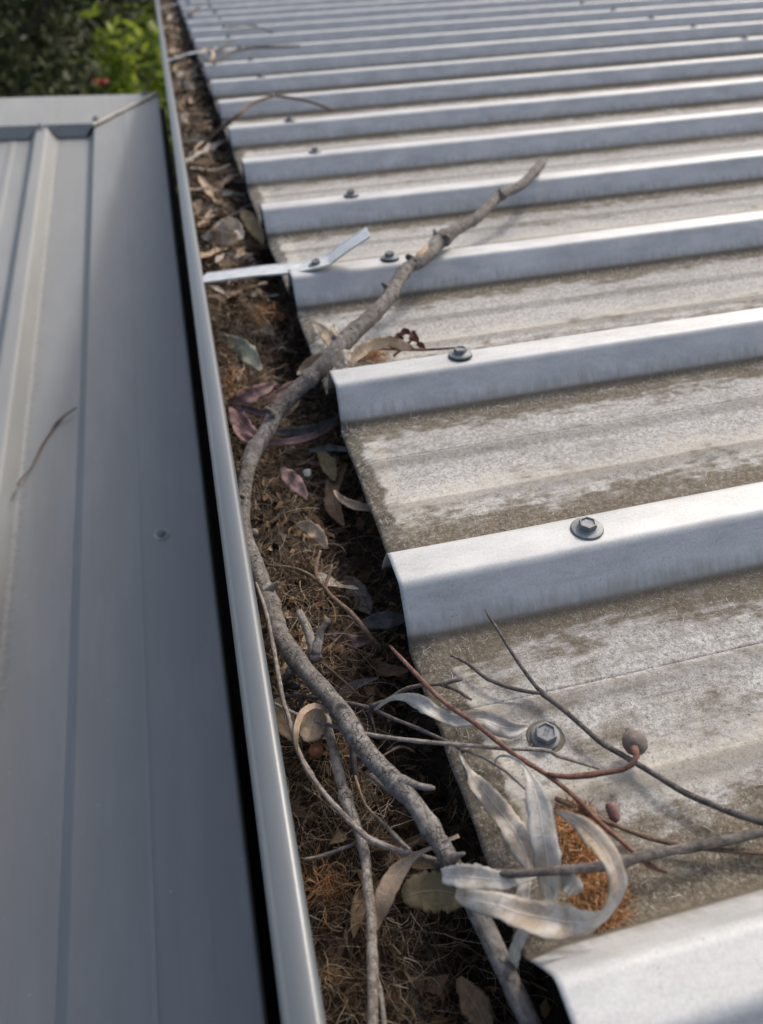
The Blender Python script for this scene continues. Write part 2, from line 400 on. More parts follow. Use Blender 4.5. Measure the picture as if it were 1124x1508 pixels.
def tube_mesh(pts, n=None, sides=10, rough=0.08, seed=0, nscale=90, bumps=()):
    """pts: (x,y,z,r). Uneven tube with UVs (around, along in metres)."""
    L = sum(math.dist(pts[i][:3], pts[i + 1][:3]) for i in range(len(pts) - 1))
    if n is None: n = max(8, min(170, int(L / 0.0035)))
    S = catmull(pts, n)
    verts, faces, uvs = [], [], []
    prev = None; run = 0
    for i, s in enumerate(S):
        p = V(s[:3]); r = max(0.00015, s[3])
        a = V(S[max(0, i - 1)][:3]); b = V(S[min(n - 1, i + 1)][:3])
        t = (b - a).normalized()
        if prev is None:
            up = V((0, 0, 1)) if abs(t.z) < 0.9 else V((1, 0, 0))
            side = t.cross(up).normalized()
        else:
            side = (prev - t * prev.dot(t)).normalized()
        prev = side; up = side.cross(t).normalized()
        if i: run += (p - V(S[i - 1][:3])).length
        for bp, br, bw in bumps:
            r *= 1 + br * math.exp(-((run / L - bp) / bw) ** 2)
        for k in range(sides + 1):
            th = 2 * pi * k / sides
            d = side * cos(th) + up * sin(th)
            nz = noise.noise((p + d * r) * nscale + V((seed * 7.1, 0, 0))) + 0.5 * noise.noise((p + d * r) * nscale * 2.7 + V((seed, 3, 0)))
            nz += 0.35 * noise.noise((p + d * r) * nscale * 7)
            verts.append(p + d * r * (1 + rough * nz)); uvs.append((k / sides, run))
    w = sides + 1
    for i in range(n - 1):
        for k in range(sides):
            faces.append((i * w + k, i * w + k + 1, (i + 1) * w + k + 1, (i + 1) * w + k))
    for base, rev in ((0, False), ((n - 1) * w, True)):
        c = V((0, 0, 0))
        for k in range(sides): c += V(verts[base + k])
        verts.append(c / sides); uvs.append((0.5, run if rev else 0)); ci = len(verts) - 1
        for k in range(sides):
            faces.append((base + k, ci, base + k + 1) if not rev else (base + k, base + k + 1, ci))
    return verts, faces, uvs
def thin(ctrl, k): return [(u, v, z, d * k) for u, v, z, d in ctrl]
def pxtube(ctrl):
    """(u, v, z, diameter in px) -> (x,y,z,r)"""
    o = []
    for u, v, z, d in ctrl:
        P = at(u, v, z); o.append((*P, 0.5 * d * px(P)))
    return o
def twig(name, ctrl, material, label, cat='twig', parent=None, sides=8, rough=0.1, bumps=(), seed=None, group=None):
    v, f, uv = tube_mesh(pxtube(ctrl), sides=sides, rough=rough, seed=seed if seed is not None else random.random() * 50, bumps=bumps)
    o = rooted(name, v, f, material, True, uv, parent)
    if not parent: tag(o, label, cat, group)
    elif label: o['label'] = label
    return o

def ribbon(S, fold=0.2, wave=0.0, curl=0.0, seed=0, nx=7):
    """S: list of (P, hw, wvec, nvec): leaf strip with uv (along, across)"""
    v, f, uv = [], [], []
    n = len(S)
    for i, (p, hw, wv, nv) in enumerate(S):
        t = i / (n - 1)
        for k in range(nx):
            s = 2 * k / (nx - 1) - 1
            lift = fold * abs(s) * hw + curl * s * s * hw
            wv_ = wave * hw * (noise.noise(V((t * 5 + seed, s * 0.9, seed * 1.7))) + (abs(s) ** 2) * 0.8 * sin(t * 17 + seed + s))
            cr = 0.10 * hw * wave * 4 * (noise.noise(V((t * 16 + seed, s * 1.6, 2.0))) + 0.6 * noise.noise(V((t * 34, s * 3.0 + seed, 5.0))))
            ed = 1 + 0.10 * noise.noise(V((t * 9, s, seed))) + 0.20 * abs(s) * noise.noise(V((t * 26, s * 2, seed + 3)))
            v.append(p + wv * (s * hw * ed) + nv * (lift + wv_ + cr)); uv.append((t, k / (nx - 1)))
    for i in range(n - 1):
        for k in range(nx - 1):
            a = i * nx + k
            f.append((a, a + 1, a + nx + 1, a + nx))
    return v, f, uv
def leaf(name, ctrl, material, label, fold=0.25, wave=0.25, curl=0.0, n=26, cat='leaf', group=None, thick=0.00018, parent=None):
    """ctrl: (u, v, z, full width px, roll deg): roll 0 faces the lens, 90 stands edge-on to it"""
    C3 = []
    for u, v, z, wpx, r in ctrl:
        P = at(u, v, z); C3.append((*P, 0.5 * wpx * px(P), r))
    n = int(n * 1.6); S = catmull(C3, n); out = []
    seed = random.random() * 40
    for i, s in enumerate(S):
        p = V(s[:3]); a = V(S[max(0, i - 1)][:3]); b = V(S[min(n - 1, i + 1)][:3])
        t = (b - a).normalized(); d = (p - CAM).normalized()
        w0 = d.cross(t).normalized(); w1 = t.cross(w0).normalized()
        r = rad(s[4])
        wv = w0 * cos(r) + w1 * sin(r); nv = wv.cross(t).normalized()
        if nv.dot(d) > 0: nv = -nv
        out.append((p, max(0.0002, s[3]), wv, nv))
    v, f, uv = ribbon(out, fold, wave, curl, seed)
    o = rooted(name, v, f, material, True, uv, parent)
    solidify(o, thick)
    if not parent: tag(o, label, cat, group)
    return o

# ================================================================= the setting: ground
def grid(x0, x1, y0, y1, nx, ny, fz):
    v = [(x0 + (x1 - x0) * i / nx, y0 + (y1 - y0) * j / ny, 0) for j in range(ny + 1) for i in range(nx + 1)]
    v = [(a, b, fz(a, b)) for a, b, _ in v]
    f = [(j * (nx + 1) + i, j * (nx + 1) + i + 1, (j + 1) * (nx + 1) + i + 1, (j + 1) * (nx + 1) + i) for j in range(ny) for i in range(nx)]
    return v, f
GZ = -2.7
gm, gnt, gb = mat('garden_ground'); gn = N(gnt)
gco = gn.obj()
gf = gn.noise(gco, 1.3, 8, 0.7); gg = gn.noise(gco, 30.0, 5, 0.7)
gnt.links.new(gn.ramp(gn.math('ADD', gn.math('MULTIPLY', gf, 0.6), gn.math('MULTIPLY', gg, 0.4)), [(0.36, (0.03, 0.024, 0.016)), (0.5, (0.06, 0.062, 0.028)), (0.64, (0.10, 0.125, 0.04))]), gb.inputs['Base Color'])
gb.inputs['Roughness'].default_value = 0.95
gnt.links.new(gn.bump(gg, 0.8, 0.05), gb.inputs['Normal'])
v, f = grid(-150, 150, -100, 250, 60, 70, lambda a, b: GZ + 0.06 * noise.noise(V((a * 0.3, b * 0.3, 0))))
tag(mesh_obj('ground', v, f, gm), kind='structure')

# ================================================================= ribbed zinc roof
N0, N1 = -7, 33                     # rib indices; sheets of four ribs, lap ribs at 4k+1
XEND = 4.2
def arc(c0, a0, a1, r, k):
    return [(c0[0] + r * cos(a0 + (a1 - a0) * i / k), c0[1] + r * sin(a0 + (a1 - a0) * i / k)) for i in range(k + 1)]
def fillet(poly, rr, k=4):
    out = [poly[0]]
    for i in range(1, len(poly) - 1):
        a, b, c = V(poly[i - 1]).to_2d(), V(poly[i]).to_2d(), V(poly[i + 1]).to_2d()
        d1 = (a - b); d2 = (c - b); r = min(rr[i], d1.length * 0.45, d2.length * 0.45)
        p1 = b + d1.normalized() * r; p2 = b + d2.normalized() * r
        for j in range(k + 1):
            t = j / k; q = p1 * (1 - t) ** 2 + b * 2 * t * (1 - t) + p2 * t * t
            out.append((q.x, q.y))
    out.append(poly[-1])
    return out
EAVE = {0: -0.001, 1: -0.0030, 2: 0.0042, 3: 0.0042, 4: 0.0018, 5: 0.0008, 6: 0, 7: -0.0004, 8: 0, 9: 0.0}
roof = empty('metal_roof', ROOF)
tag(roof, 'weathered zinc ribbed roof, dirt and pale lichen crust in its pans', 'roof')
def sheet(k):
    """sheet laid on ribs 4k+1 (under) .. 4k+5 (over)"""
    poly, rr = [], []
    a = 4 * k + 1
    def add(y, z, r=0.003): poly.append((y, z)); rr.append(r)
    for n_ in range(a, a + 5):
        y = n_ * P_; over = (n_ == a + 4); under = (n_ == a)
        up = 0.0009 if over else 0.0
        g = 0.0009 if over else 0.0
        add(y - WT - WS - g, 0.0 + (up if over else 0), 0.004)
        add(y - WT - g, RH + up, 0.0028); add(y + g, RH + up, 0.0028)
        if over:
            add(y + WS * 0.86 + g, RH * 0.14 + up); break
        add(y + WS + g, 0, 0.004)
        # two shallow stiffening swages in the pan
        for c in (0.335, 0.565):
            yc = (n_ + c) * P_
            add(yc - 0.007, 0.0, 0.002); add(yc - 0.0025, 0.0012, 0.002); add(yc + 0.0025, 0.0012, 0.002); add(yc + 0.005, 0.0, 0.001)
            if c > 0.5: add(yc + 0.0056, -0.0011, 0.0004); add(yc + 0.0064, 0.0, 0.0004)
    # refine the long pan runs so that the crust can be uneven
    prof = fillet(poly, rr)
    fine = [prof[0]]
    for q in prof[1:]:
        p = fine[-1]; L = math.dist(p, q); m_ = max(1, int(L / 0.007))
        js = [j / m_ for j in range(1, m_ + 1)]
        if L > 0.0025: js = sorted(set(js + [0.0005 / L, 1 - 0.0005 / L]))
        for j in [t_ * m_ for t_ in js]: fine.append((p[0] + (q[0] - p[0]) * j / m_, p[1] + (q[1] - p[1]) * j / m_))
    xs = [0, 0.002, 0.005, 0.008, 0.012, 0.017, 0.024, 0.035, 0.05, 0.07, 0.1, 0.15, 0.22, 0.3, 0.42, 0.6, 0.9, 1.3, 2.0, 3.0, XEND]
    verts, faces = [], []
    for y, z in fine:
        r = y / P_; i0 = math.floor(r)
        e0 = EAVE.get(i0, 0.001 * sin(i0 * 2.3)); e1 = EAVE.get(i0 + 1, 0.001 * sin((i0 + 1) * 2.3)); t = r - i0
        if i0 in (0, 1) and k == 0 and r > 1.0: e0 = EAVE[2]; e1 = EAVE[2]
        if k == -1 and r > 0.8: e0 = e1 = EAVE[1]
        off = e0 * (1 - t) + e1 * t
        pan = max(0.0, 1 - max(z, 0) / 0.012)
        for x in xs:
            ef = math.exp(-x / 0.4)
            dz = -0.0042 * pan * max(0, 1 - x / 0.013) ** 1.6      # pan ends dressed down into the gutter
            dz += 0.0006 * noise.noise(V((x * 9, y * 22, 1.0))) * (1 if x > 0 else 0.6)
            verts.append((x + off * ef + 0.0006 * noise.noise(V((y * 60, 0, 4))) * ef, y + 0.0005 * noise.noise(V((x * 5, y * 6, 9))), z + dz))
    w_ = len(xs)
    for i in range(len(fine) - 1):
        for j in range(w_ - 1):
            q = i * w_ + j
            faces.append((q, q + 1, q + w_ + 1, q + w_)[::-1])
    o = mesh_obj('roof_sheet', verts, faces, MT['roof'], roof)
    solidify(o, 0.0006, -1)
    return o
for k in range(-2, 8): sheet(k)

# --- screws
def hexring(r, z, rot=0): return [(r * cos(pi / 3 * i + rot), r * sin(pi / 3 * i + rot), z) for i in range(6)]
def screw_mesh(fr=1.0):
    rings = [hexring(0.0046, 0.0012), hexring(0.0047, 0.0052), hexring(0.00445, 0.0060), hexring(0.0037, 0.00605), hexring(0.0034, 0.0053), hexring(0.0008, 0.0052)]
    v = [p for r in rings for p in r]; f = []
    for j in range(len(rings) - 1):
        for i in range(6):
            a = (i + 1) % 6; f.append((j * 6 + i, j * 6 + a, (j + 1) * 6 + a, (j + 1) * 6 + i))
    f.append(tuple(30 + i for i in range(6)))
    fl = lathe([(0.0082 * fr, 0.0010), (0.0083 * fr, 0.0017), (0.0078 * fr, 0.0022), (0.0058 * fr, 0.0025), (0.0044, 0.0030)], 28)
    return merge([(v, f), fl])
sv, sf = screw_mesh()
def smesh(name, vf, material):
    me = bpy.data.meshes.new(name); me.from_pydata(vf[0], [], vf[1]); me.materials.append(material); return me
SCREW = smesh('screw', (sv, sf), MT['screw'])
WASHER = smesh('washer', lathe([(0.0082, -0.0004), (0.0086, 0.0004), (0.0080, 0.0011)], 28), MT['rubber'])
WASHER_D = smesh('washer', lathe([(0.0076, -0.0006), (0.0080, 0.0002), (0.0074, 0.0010), (0.0058, 0.0012)], 28), MT['dirtywasher'])
SCREW_S = smesh('screw', screw_mesh(0.74), MT['screw'])
def screw(P, parent, rot=None, tilt=(0, 0), washer=WASHER, inv=None, scale=1.0):
    o = bpy.data.objects.new('screw', SCREW if washer is not WASHER_D else SCREW_S); col.objects.link(o); o.parent = parent
    o.location = P; o.rotation_euler = (tilt[0], tilt[1], random.random() * 2 if rot is None else rot)
    o.scale = (scale,) * 3
    if washer:
        wo = bpy.data.objects.new('washer', washer); col.objects.link(wo); wo.parent = o
    return o
row1 = [(864, 783), (677, 524), (572, 379), (516, 287), (463, 224), (427, 179), (400, 143), (384, 112), (369, 89), (354, 70.5), (336, 53), (330, 39), (324, 28)]
for i, (u, v_) in enumerate(row1, 1):
    P = at(u, v_, RH); P.y = max(i * P_ - WT * 0.62, min(i * P_ - WT * 0.38, P.y))
    screw(P + V((0, 0, 0.0007)), roof, None, (rad(random.uniform(-4, 4)), rad(random.uniform(-4, 4))), scale=0.97)
for n_ in list(range(-4, 1)) + list(range(14, 27)):
    screw(V((0.094 + random.uniform(-.006, .006), n_ * P_ - WT * 0.5, RH + 0.0007)), roof)
for n_ in range(-4, 27):
    screw(V((1.093 + random.uniform(-.007, .007), n_ * P_ - WT * 0.5, RH + 0.0007)), roof)
ps = screw(at(803, 1088, 0.0) + V((0, 0, 0.0004)), roof, rad(12), (rad(5), rad(-5)), WASHER_D, scale=1.0)
ps['label'] = 'hex screw with dirty washer standing in the roof pan'
def text_mesh(s, size):
    cu = bpy.data.curves.new('t', 'FONT'); cu.body = s; cu.size = size; cu.extrude = 0.00012; cu.align_x = 'CENTER'; cu.align_y = 'CENTER'
    o = bpy.data.objects.new('t', cu); col.objects.link(o)
    dg = bpy.context.evaluated_depsgraph_get(); dg.update()
    me = bpy.data.meshes.new_from_object(o.evaluated_get(dg)); bpy.data.objects.remove(o)
    return me
for s_, dy in (('68', 0.0011), ('88', -0.0012)):
    me = text_mesh(s_, 0.0024); me.materials.clear(); me.materials.append(MT['screw'])
    lo = bpy.data.objects.new('head_marking', me); col.objects.link(lo); lo.parent = ps
    lo.location = (0.0003 * (1 if dy > 0 else -1), dy, 0.0053); lo.rotation_euler = (0, 0, rad(-52))
    lo.location = (dy * sin(rad(52)), dy * cos(rad(52)), 0.0053)
# --- fascia board behind the gutter
v, f = box(0.046, 0.066, -1.6, 6.3, -0.20, -0.012)
mesh_obj('fascia_board', v, f, plain('fascia_paint', (0.5, 0.5, 0.47), (0.6, 0.6, 0.57), 0.6, 30), roof, False)

# ================================================================= gutter
gut = empty('roof_gutter', ROOF)
tag(gut, 'blue grey metal gutter with rolled front edge, choked with leaf litter', 'gutter')
G0, G1 = -1.6, 6.3
LT = 0.012
def strip_y(name, prof, y0, y1, material, parent, n=40, thick=None, off=-1, wob=0.0, smooth=True):
    v, f = [], []
    for j in range(n + 1):
        y = y0 + (y1 - y0) * j / n
        for i, (x, z) in enumerate(prof):
            v.append((x + wob * noise.noise(V((y * 1.3, 2, 0))), y, z + wob * noise.noise(V((y * 1.1, 5, 0)))))
    k = len(prof)
    for j in range(n):
        for i in range(k - 1): f.append((j * k + i, j * k + i + 1, (j + 1) * k + i + 1, (j + 1) * k + i))
    o = mesh_obj(name, v, f, material, parent, smooth)
    if thick: solidify(o, thick, off)
    return o
bead = [(-0.0806, -0.004), (-0.0814, 0.003), (-0.0815, 0.0088), (-0.0812, 0.0098), (-0.0804, 0.0106), (-0.0792, 0.0109), (-0.0786, 0.0110), (-0.0780, 0.0114), (-0.0735, 0.0121), (-0.0713, 0.0122), (-0.0702, 0.0119),
        (-0.0693, 0.0112), (-0.0687, 0.0102), (-0.0684, 0.0085), (-0.0683, 0.006), (-0.0685, 0.0036), (-0.0695, 0.0018), (-0.072, 0.001), (-0.078, 0.001)]
strip_y('rolled_edge', bead, G0, G1, MT['gutter'], gut, 160, None, -1, 0.0010)
trough = [(-0.0801, -0.002), (-0.0800, -0.045), (-0.0780, -0.085), (-0.070, -0.1), (0.035, -0.1), (0.0435, -0.097), (0.0442, -0.03)]
strip_y('trough', trough, G0, G1, MT['gutter'], gut, 60, 0.0008, 0, 0.0005)
# straps across the gutter: swept strip
def strap(path, wid, thick=0.0013):
    """path: list of (P, width direction)"""
    v, f = [], []
    n = len(path)
    for i, (p, wv) in enumerate(path):
        a = path[max(0, i - 1)][0]; b = path[min(n - 1, i + 1)][0]
        t = (b - a).normalized(); up = wv.cross(t).normalized()
        if up.z < 0: up = -up
        h = wid / 2; lip = 0.0016
        for s, z in ((-h, lip), (-h, 0), (h, 0), (h, lip), (h - 0.0016, lip), (h - 0.0019, thick), (-h + 0.0019, thick), (-h + 0.0016, lip)):
            v.append(p + wv * s + up * z)
    for i in range(n - 1):
        for k in range(8):
            f.append((i * 8 + k, i * 8 + (k + 1) % 8, (i + 1) * 8 + (k + 1) % 8, (i + 1) * 8 + k))
    f.append(tuple(range(8))[::-1]); f.append(tuple((n - 1) * 8 + k for k in range(8)))
    return v, f
S0 = at(302, 411, LT - 0.003); S1 = at(465, 387, RH + 0.003)
S1.y = 3 * P_ - WT * 0.45 + 0.003; S1.z = RH + 0.0012
S2 = at(543, 343, 0.052)
dirY = lambda a, b: V((-(b - a).y, (b - a).x, 0)).normalized()
d01 = dirY(S0, S1); d12 = dirY(S1, S2)
path = [(S0 + (S0 - S1) * 0.03, d01), (S0 * 0.5 + S1 * 0.5 + V((0, 0, 0.001)), d01), (S1 + (S0 - S1) * 0.14, d01), (S1 + (S2 - S1).normalized() * 0.004 + V((0, 0, 0.0004)), (d01 + d12).normalized()),
        (S1 + (S2 - S1) * 0.24 + V((0, 0, -0.0015)), d12), (S1 + (S2 - S1) * 0.6, d12), (S2, d12)]
v, f = strap(path, 0.024)
sb = mesh_obj('strap_bracket', v, f, MT['galv'], gut, False)
sb['label'] = 'galvanised strap screwed to a rib with its free end bent up'
screw(S1 + V((0, 0, 0.0008)), sb, None, (0, rad(-8)), None, scale=0.86)
for u, v_, z, Y2 in ((250, 78, LT - 0.003, None), (238, 5, LT - 0.003, None)):
    A = at(u, v_, z); A.x = -0.070
    nr = round((A.y - 0.15) / P_); B = V((0.028, nr * P_ - WT * 0.5, RH + 0.0012))
    A.y = B.y + 0.02
    d = dirY(A, B)
    v, f = strap([(A, d), ((A + B) / 2 + V((0, 0, 0.003)), d), (B + (A - B) * 0.15, d), (B, d), (B + (B - A) * 0.12, d)], 0.022)
    s2 = mesh_obj('strap_bracket', v, f, MT['galv'], gut, False)
    screw(B + V((0, 0, 0.0008)), s2, None, (0, 0), None, scale=0.86)

# ================================================================= grey shed roof (world frame, falls towards the camera)
SB = rad(9.4)
SP0 = V((-0.1045, 2.066, -0.0845))
SH = Matrix.Translation(SP0) @ Matrix.Rotation(SB, 4, 'X')        # local: x right, y up the slope, z normal; capping top at z=0
SHI = SH.inverted()
def sh_at(u, v, z=0.0):                                             # pixel -> shed-local point on plane z
    o = SHI @ (ROOF @ CAM); d = SHI.to_3x3() @ (R3 @ ray(u, v))
    return o + d * ((z - o.z) / d.z)
shed = empty('shed_roof', SH)
tag(shed, 'smooth grey painted ribbed shed roof with folded edge capping', 'roof')
PZ = -0.022
Y0 = -3.6; YT = -0.175                                              # low end, where the top capping starts
def strip_s(name, prof, y0, y1, material=MT['shed'], n=30, thick=0.0006):
    return strip_y(name, prof, y0, y1, material, shed, n, thick, -1, 0.0, False)
capx = lambda a: a - SP0.x
barge = fillet([(0.0, -0.055), (0.0015, -0.001), (capx(-0.1035), 0.0)], [0, 0, 0]) 
prof = [(0.001, -0.06), (0.0014, -0.004), (0.0008, -0.0012), (-0.0008, -0.0002), (-0.003, 0.0), (-0.074, 0.0004), (-0.0768, 0.0007), (-0.0779, 0.0011), (-0.0792, 0.0007), (-0.082, 0.0),
        (-0.1445, -0.0006), (-0.1455, -0.0012), (-0.1465, -0.003), (-0.1585, PZ + 0.002), (-0.1595, PZ + 0.001), (-0.167, PZ + 0.0006)]
v, f = [], []
nY = 40
for j in range(nY + 1):
    for i, (x, z) in enumerate(prof):
        t = min(1, max(0, -x / 0.147))
        yt = -0.19 * t                                             # mitre cut at the top corner
        y = Y0 + (yt - Y0) * j / nY
        v.append((x + 0.0006 * noise.noise(V((y * 2, 7, 0))), y, z + 0.0008 * noise.noise(V((y * 2.2, x * 20, 3)))))
k = len(prof)
for j in range(nY):
    for i in range(k - 1): f.append((j * k + i, (j + 1) * k + i, (j + 1) * k + i + 1, j * k + i + 1))
solidify(mesh_obj('edge_capping', v, f, MT['shed'], shed, False), 0.0006)
# ribbed sheets: ribs at -0.257 pitch from the capping
poly = [(-0.150, PZ)]
ribs = [-0.257 - 0.1905 * i for i in range(8)]
rr = [0]
for c in ribs:
    for y, z in ((c + 0.0275, PZ), (c + 0.011, 0.0), (c - 0.011, 0.0), (c - 0.0275, PZ)):
        poly.append((y, z)); rr.append(0.0045)
    for c2 in (0.065, 0.125):
        for d_, z in ((0.008, PZ), (0.004, PZ + 0.0015), (-0.004, PZ + 0.0015), (-0.008, PZ)): poly.append((c - c2 + d_, z)); rr.append(0.002)
poly.append((ribs[-1] - 0.16, PZ)); rr.append(0)
sp = fillet(poly, rr, 5)
strip_s('roof_sheet', sp, Y0, -0.05, n=24)
# top capping, notched over the ribs
def top_capping():
    v, f = [], []
    xs = []
    fr = []
    pts = [(-0.146, 'f'), (-0.160, 'f'), (-0.166, 't'), (-0.2245, 't'), (-0.2415, 'r')]
    # far edge turned down, flat, then a face dressed down to the pans
    outline = [(0.0, PZ * 0 - 0.001), (-0.149, -0.001)]
    x = -0.156
    low = [(-0.1495, -0.0015), (-0.1535, -0.003), (-0.168, PZ + 0.0035)]
    for c in ribs:
        low += [(c + 0.0305, PZ + 0.0035), (c + 0.0125, 0.0005), (c - 0.0125, 0.0005), (c - 0.0305, PZ + 0.0035)]
    low.append((ribs[-1] - 0.16, PZ + 0.0035))
    x0 = low[0][0]; x1 = low[-1][0]
    # flat piece with mitred end: rows in y
    flat = []
    rows = [(0.004, -0.03), (0.004, 0.0005), (0.0015, 0.0022), (-0.03, 0.0030), (-0.1, 0.0040), (-0.172, 0.0050), (-0.176, 0.0046)]
    xsn = [1.0 * i / 24 for i in range(25)]
    for y, z in rows:
        xs_ = -0.0 + (-0.147) * min(1, max(0, -y) / 0.188)
        for t in xsn:
            xx = xs_ + (x1 - xs_) * t
            v.append((xx, y + 0.0005 * sin(xx * 40), z + 0.0005 * noise.noise(V((xx * 30, y * 30, 0)))))
    k = len(xsn)
    for j in range(len(rows) - 1):
        for i in range(k - 1): f.append((j * k + i, j * k + i + 1, (j + 1) * k + i + 1, (j + 1) * k + i))
    o = solidify(mesh_obj('top_capping', v, f, MT['shed'], shed, False), 0.0006)
    # dressed face
    v, f = [], []
    for x, z in low:
        v.append((x, -0.1755, 0.0044)); v.append((x, -0.1755 - (0.0044 - z) * 0.55 - 0.001, z))
    for i in range(len(low) - 1): f.append((2 * i, 2 * i + 1, 2 * i + 3, 2 * i + 2))
    solidify(mesh_obj('notched_apron', v, f, MT['shed'], shed, False), 0.0006, 0)
top_capping()
# sealant bead along the mitre
pts = []
for i in range(16):
    t = i / 15
    pts.append((-0.147 * t - 0.001, -0.188 * t + 0.0005 + 0.002 * noise.noise(V((t * 9, 0, 0))), 0.0035 + 0.001 * t, 0.0028 + 0.0018 * noise.noise(V((t * 14, 4, 0)))))
v, f, uv = tube_mesh(pts, 40, 8, 0.3, 3, 150)
mesh_obj('sealant_bead', v, f, MT['sealant'], shed)
def shed_screw(u, v_, z=0.0008, s=0.85): return screw(sh_at(u, v_, z), shed, scale=s)
pale_seal = smesh('washer', lathe([(0.0094, -0.0004), (0.0098, 0.0005), (0.0084, 0.0012), (0.0072, 0.0013)], 28), MT['sealant'])
screw(sh_at(238, 787, 0.0008), shed, None, (0, 0), pale_seal, scale=0.82)['label'] = 'lone screw with pale rim on the smooth capping'
P = sh_at(238, 787, 0.0)
for u, v_ in ((59, 186), (141, 175), (213, 136)): shed_screw(u, v_, 0.0058)
for c in ribs[1:]: screw(V((c, -0.16, 0.0058)), shed, scale=0.85)

# walls under the two roofs
brick = plain('wall_render', (0.30, 0.26, 0.22), (0.38, 0.34, 0.29), 0.9, 20)
v, f = box(0.12, 4.0, -1.5, 6.2, GZ, -0.03)
tag(mesh_obj('house_wall', v, f, brick, None, False), 'rendered house wall under the zinc roof', 'wall')
corners = [SH @ V((-0.04, -0.03, -0.06)), SH @ V((-1.62, -0.03, -0.06)), SH @ V((-1.62, -3.5, -0.06)), SH @ V((-0.04, -3.5, -0.06))]
v = [tuple(c) for c in corners] + [(c.x, c.y, GZ) for c in corners]
f = [(0, 1, 2, 3), (0, 4, 5, 1), (1, 5, 6, 2), (2, 6, 7, 3), (3, 7, 4, 0)]
tag(mesh_obj('shed_wall', v, f, MT['shed'], None, False), 'grey sheet wall under the shed roof', 'wall')

fence = empty('added_gap_fence', Matrix.Translation((-0.3, 2.32, GZ)))  # made-up fence, added to block the bright garden so the gap stays dark
tag(fence, 'added dark paling fence that keeps the gap past the shed corner dark', 'fence')
palm = plain('weathered_timber', (0.035, 0.03, 0.025), (0.085, 0.075, 0.065), 0.9, 25, 0, 0.002)
for i in range(8):
    x = -0.42 + 0.105 * i
    v, f = box(x + 0.0025, x + 0.1, 0, 0.016, 0.03, -GZ - 0.15 - 0.02 * random.random())
    mesh_obj('paling', v, f, palm, fence, False)
for z in (0.5, 1.9):
    v, f = box(-0.42, 0.41, 0.018, 0.055, z, z + 0.07); mesh_obj('rail', v, f, palm, fence, False)

# ================================================================= leaf litter bed in the gutter
def litter_z(x, y):
    z = -0.033
    z -= 0.036 * max(0, min(1, (x + 0.034) / 0.03))                       # hollow below the roof edge
    z -= 0.022 * max(0, min(1, (0.16 - y) / 0.16))
    z += 0.011 * noise.noise(V((x * 28, y * 11, 0.3))) + 0.005 * noise.noise(V((x * 90, y * 70, 2)))
    if y > 0.55: z += 0.006 * min(1, (y - 0.55) / 0.3)
    return z
v, f = grid(-0.0775, 0.042, -0.35, 6.2, 22, 700, lambda a, b: litter_z(a, b))
o = mesh_obj('litter_bed', v, f, MT['mulch']); o.matrix_world = ROOF
tag(o, 'dark brown crumbled leaf litter filling the gutter', 'leaf litter', None, 'stuff')

def fibres(name, specs, material, label, cat, sides=3):
    """specs: iterable of (start, dir, length, radius, nseg, curl, floor fn)"""
    v, f = [], []
    for P, D, L, r, n, curl, fl in specs:
        p = V(P); d = V(D).normalized(); st = L / n
        ax = V((random.gauss(0, 1), random.gauss(0, 1), random.gauss(0, 1.2))).normalized()
        ring0 = None; base = len(v)
        for i in range(n + 1):
            s_ = d.cross(V((0, 0, 1)))
            s_ = s_.normalized() if s_.length > 1e-3 else V((1, 0, 0))
            u_ = s_.cross(d)
            rr_ = r * (1 - 0.6 * (i / n) ** 2)
            for k in range(sides):
                th = 2 * pi * k / sides
                v.append(p + s_ * (rr_ * cos(th)) + u_ * (rr_ * sin(th)))
            d = (Matrix.Rotation(curl * random.uniform(0.4, 1.6), 3, ax) @ d + V((random.gauss(0, .1), random.gauss(0, .1), random.gauss(0, .1)))).normalized()
            p = p + d * st
            if fl:
                z0 = fl(p.x, p.y)
                if p.z < z0: p.z = z0 + r; d.z = abs(d.z) * 0.4
                if p.z > z0 + 0.013: d.z = -abs(d.z)
                if p.x < -0.066 and p.z > -0.004 : p.z = -0.006
                if p.x < -0.0775: p.x = -0.0775; d.x = abs(d.x)
        for i in range(n):
            for k in range(sides):
                a = base + i * sides + k; b_ = base + i * sides + (k + 1) % sides
                f.append((a, b_, b_ + sides, a + sides))
    o = mesh_obj(name, v, f, material); o.matrix_world = ROOF
    tag(o, label, cat, None, 'stuff')
    return o
sp_ = []
def rdir(zs=0.4): return V((random.gauss(0, 1), random.gauss(0, 1), random.gauss(0, zs)))
for i in range(20000):
    y = random.uniform(-0.16, 0.82); x = random.uniform(-0.077, 0.02)
    dens = noise.noise(V((x * 30, y * 12, 7)))
    if dens < -0.25 and random.random() < 0.7: continue
    if x > -0.02 and random.random() < 0.55: continue
    sp_.append((V((x, y, litter_z(x, y) + random.random() ** 2 * 0.009)), rdir(), random.uniform(0.010, 0.034), random.uniform(0.00008, 0.00023), 7, random.uniform(0.1, 0.7), litter_z))
for i in range(2600):
    y = 0.8 + 2.6 * random.random() ** 1.5; x = random.uniform(-0.077, 0.0)
    sp_.append((V((x, y, litter_z(x, y) + random.random() * 0.008)), rdir(), random.uniform(0.012, 0.04), random.uniform(0.0003, 0.0006), 5, random.uniform(0.1, 0.5), litter_z))
fibres('litter_fibres', sp_, MT['fibre'], 'tangle of fine brown dry fibres over the gutter litter', 'plant fibres')
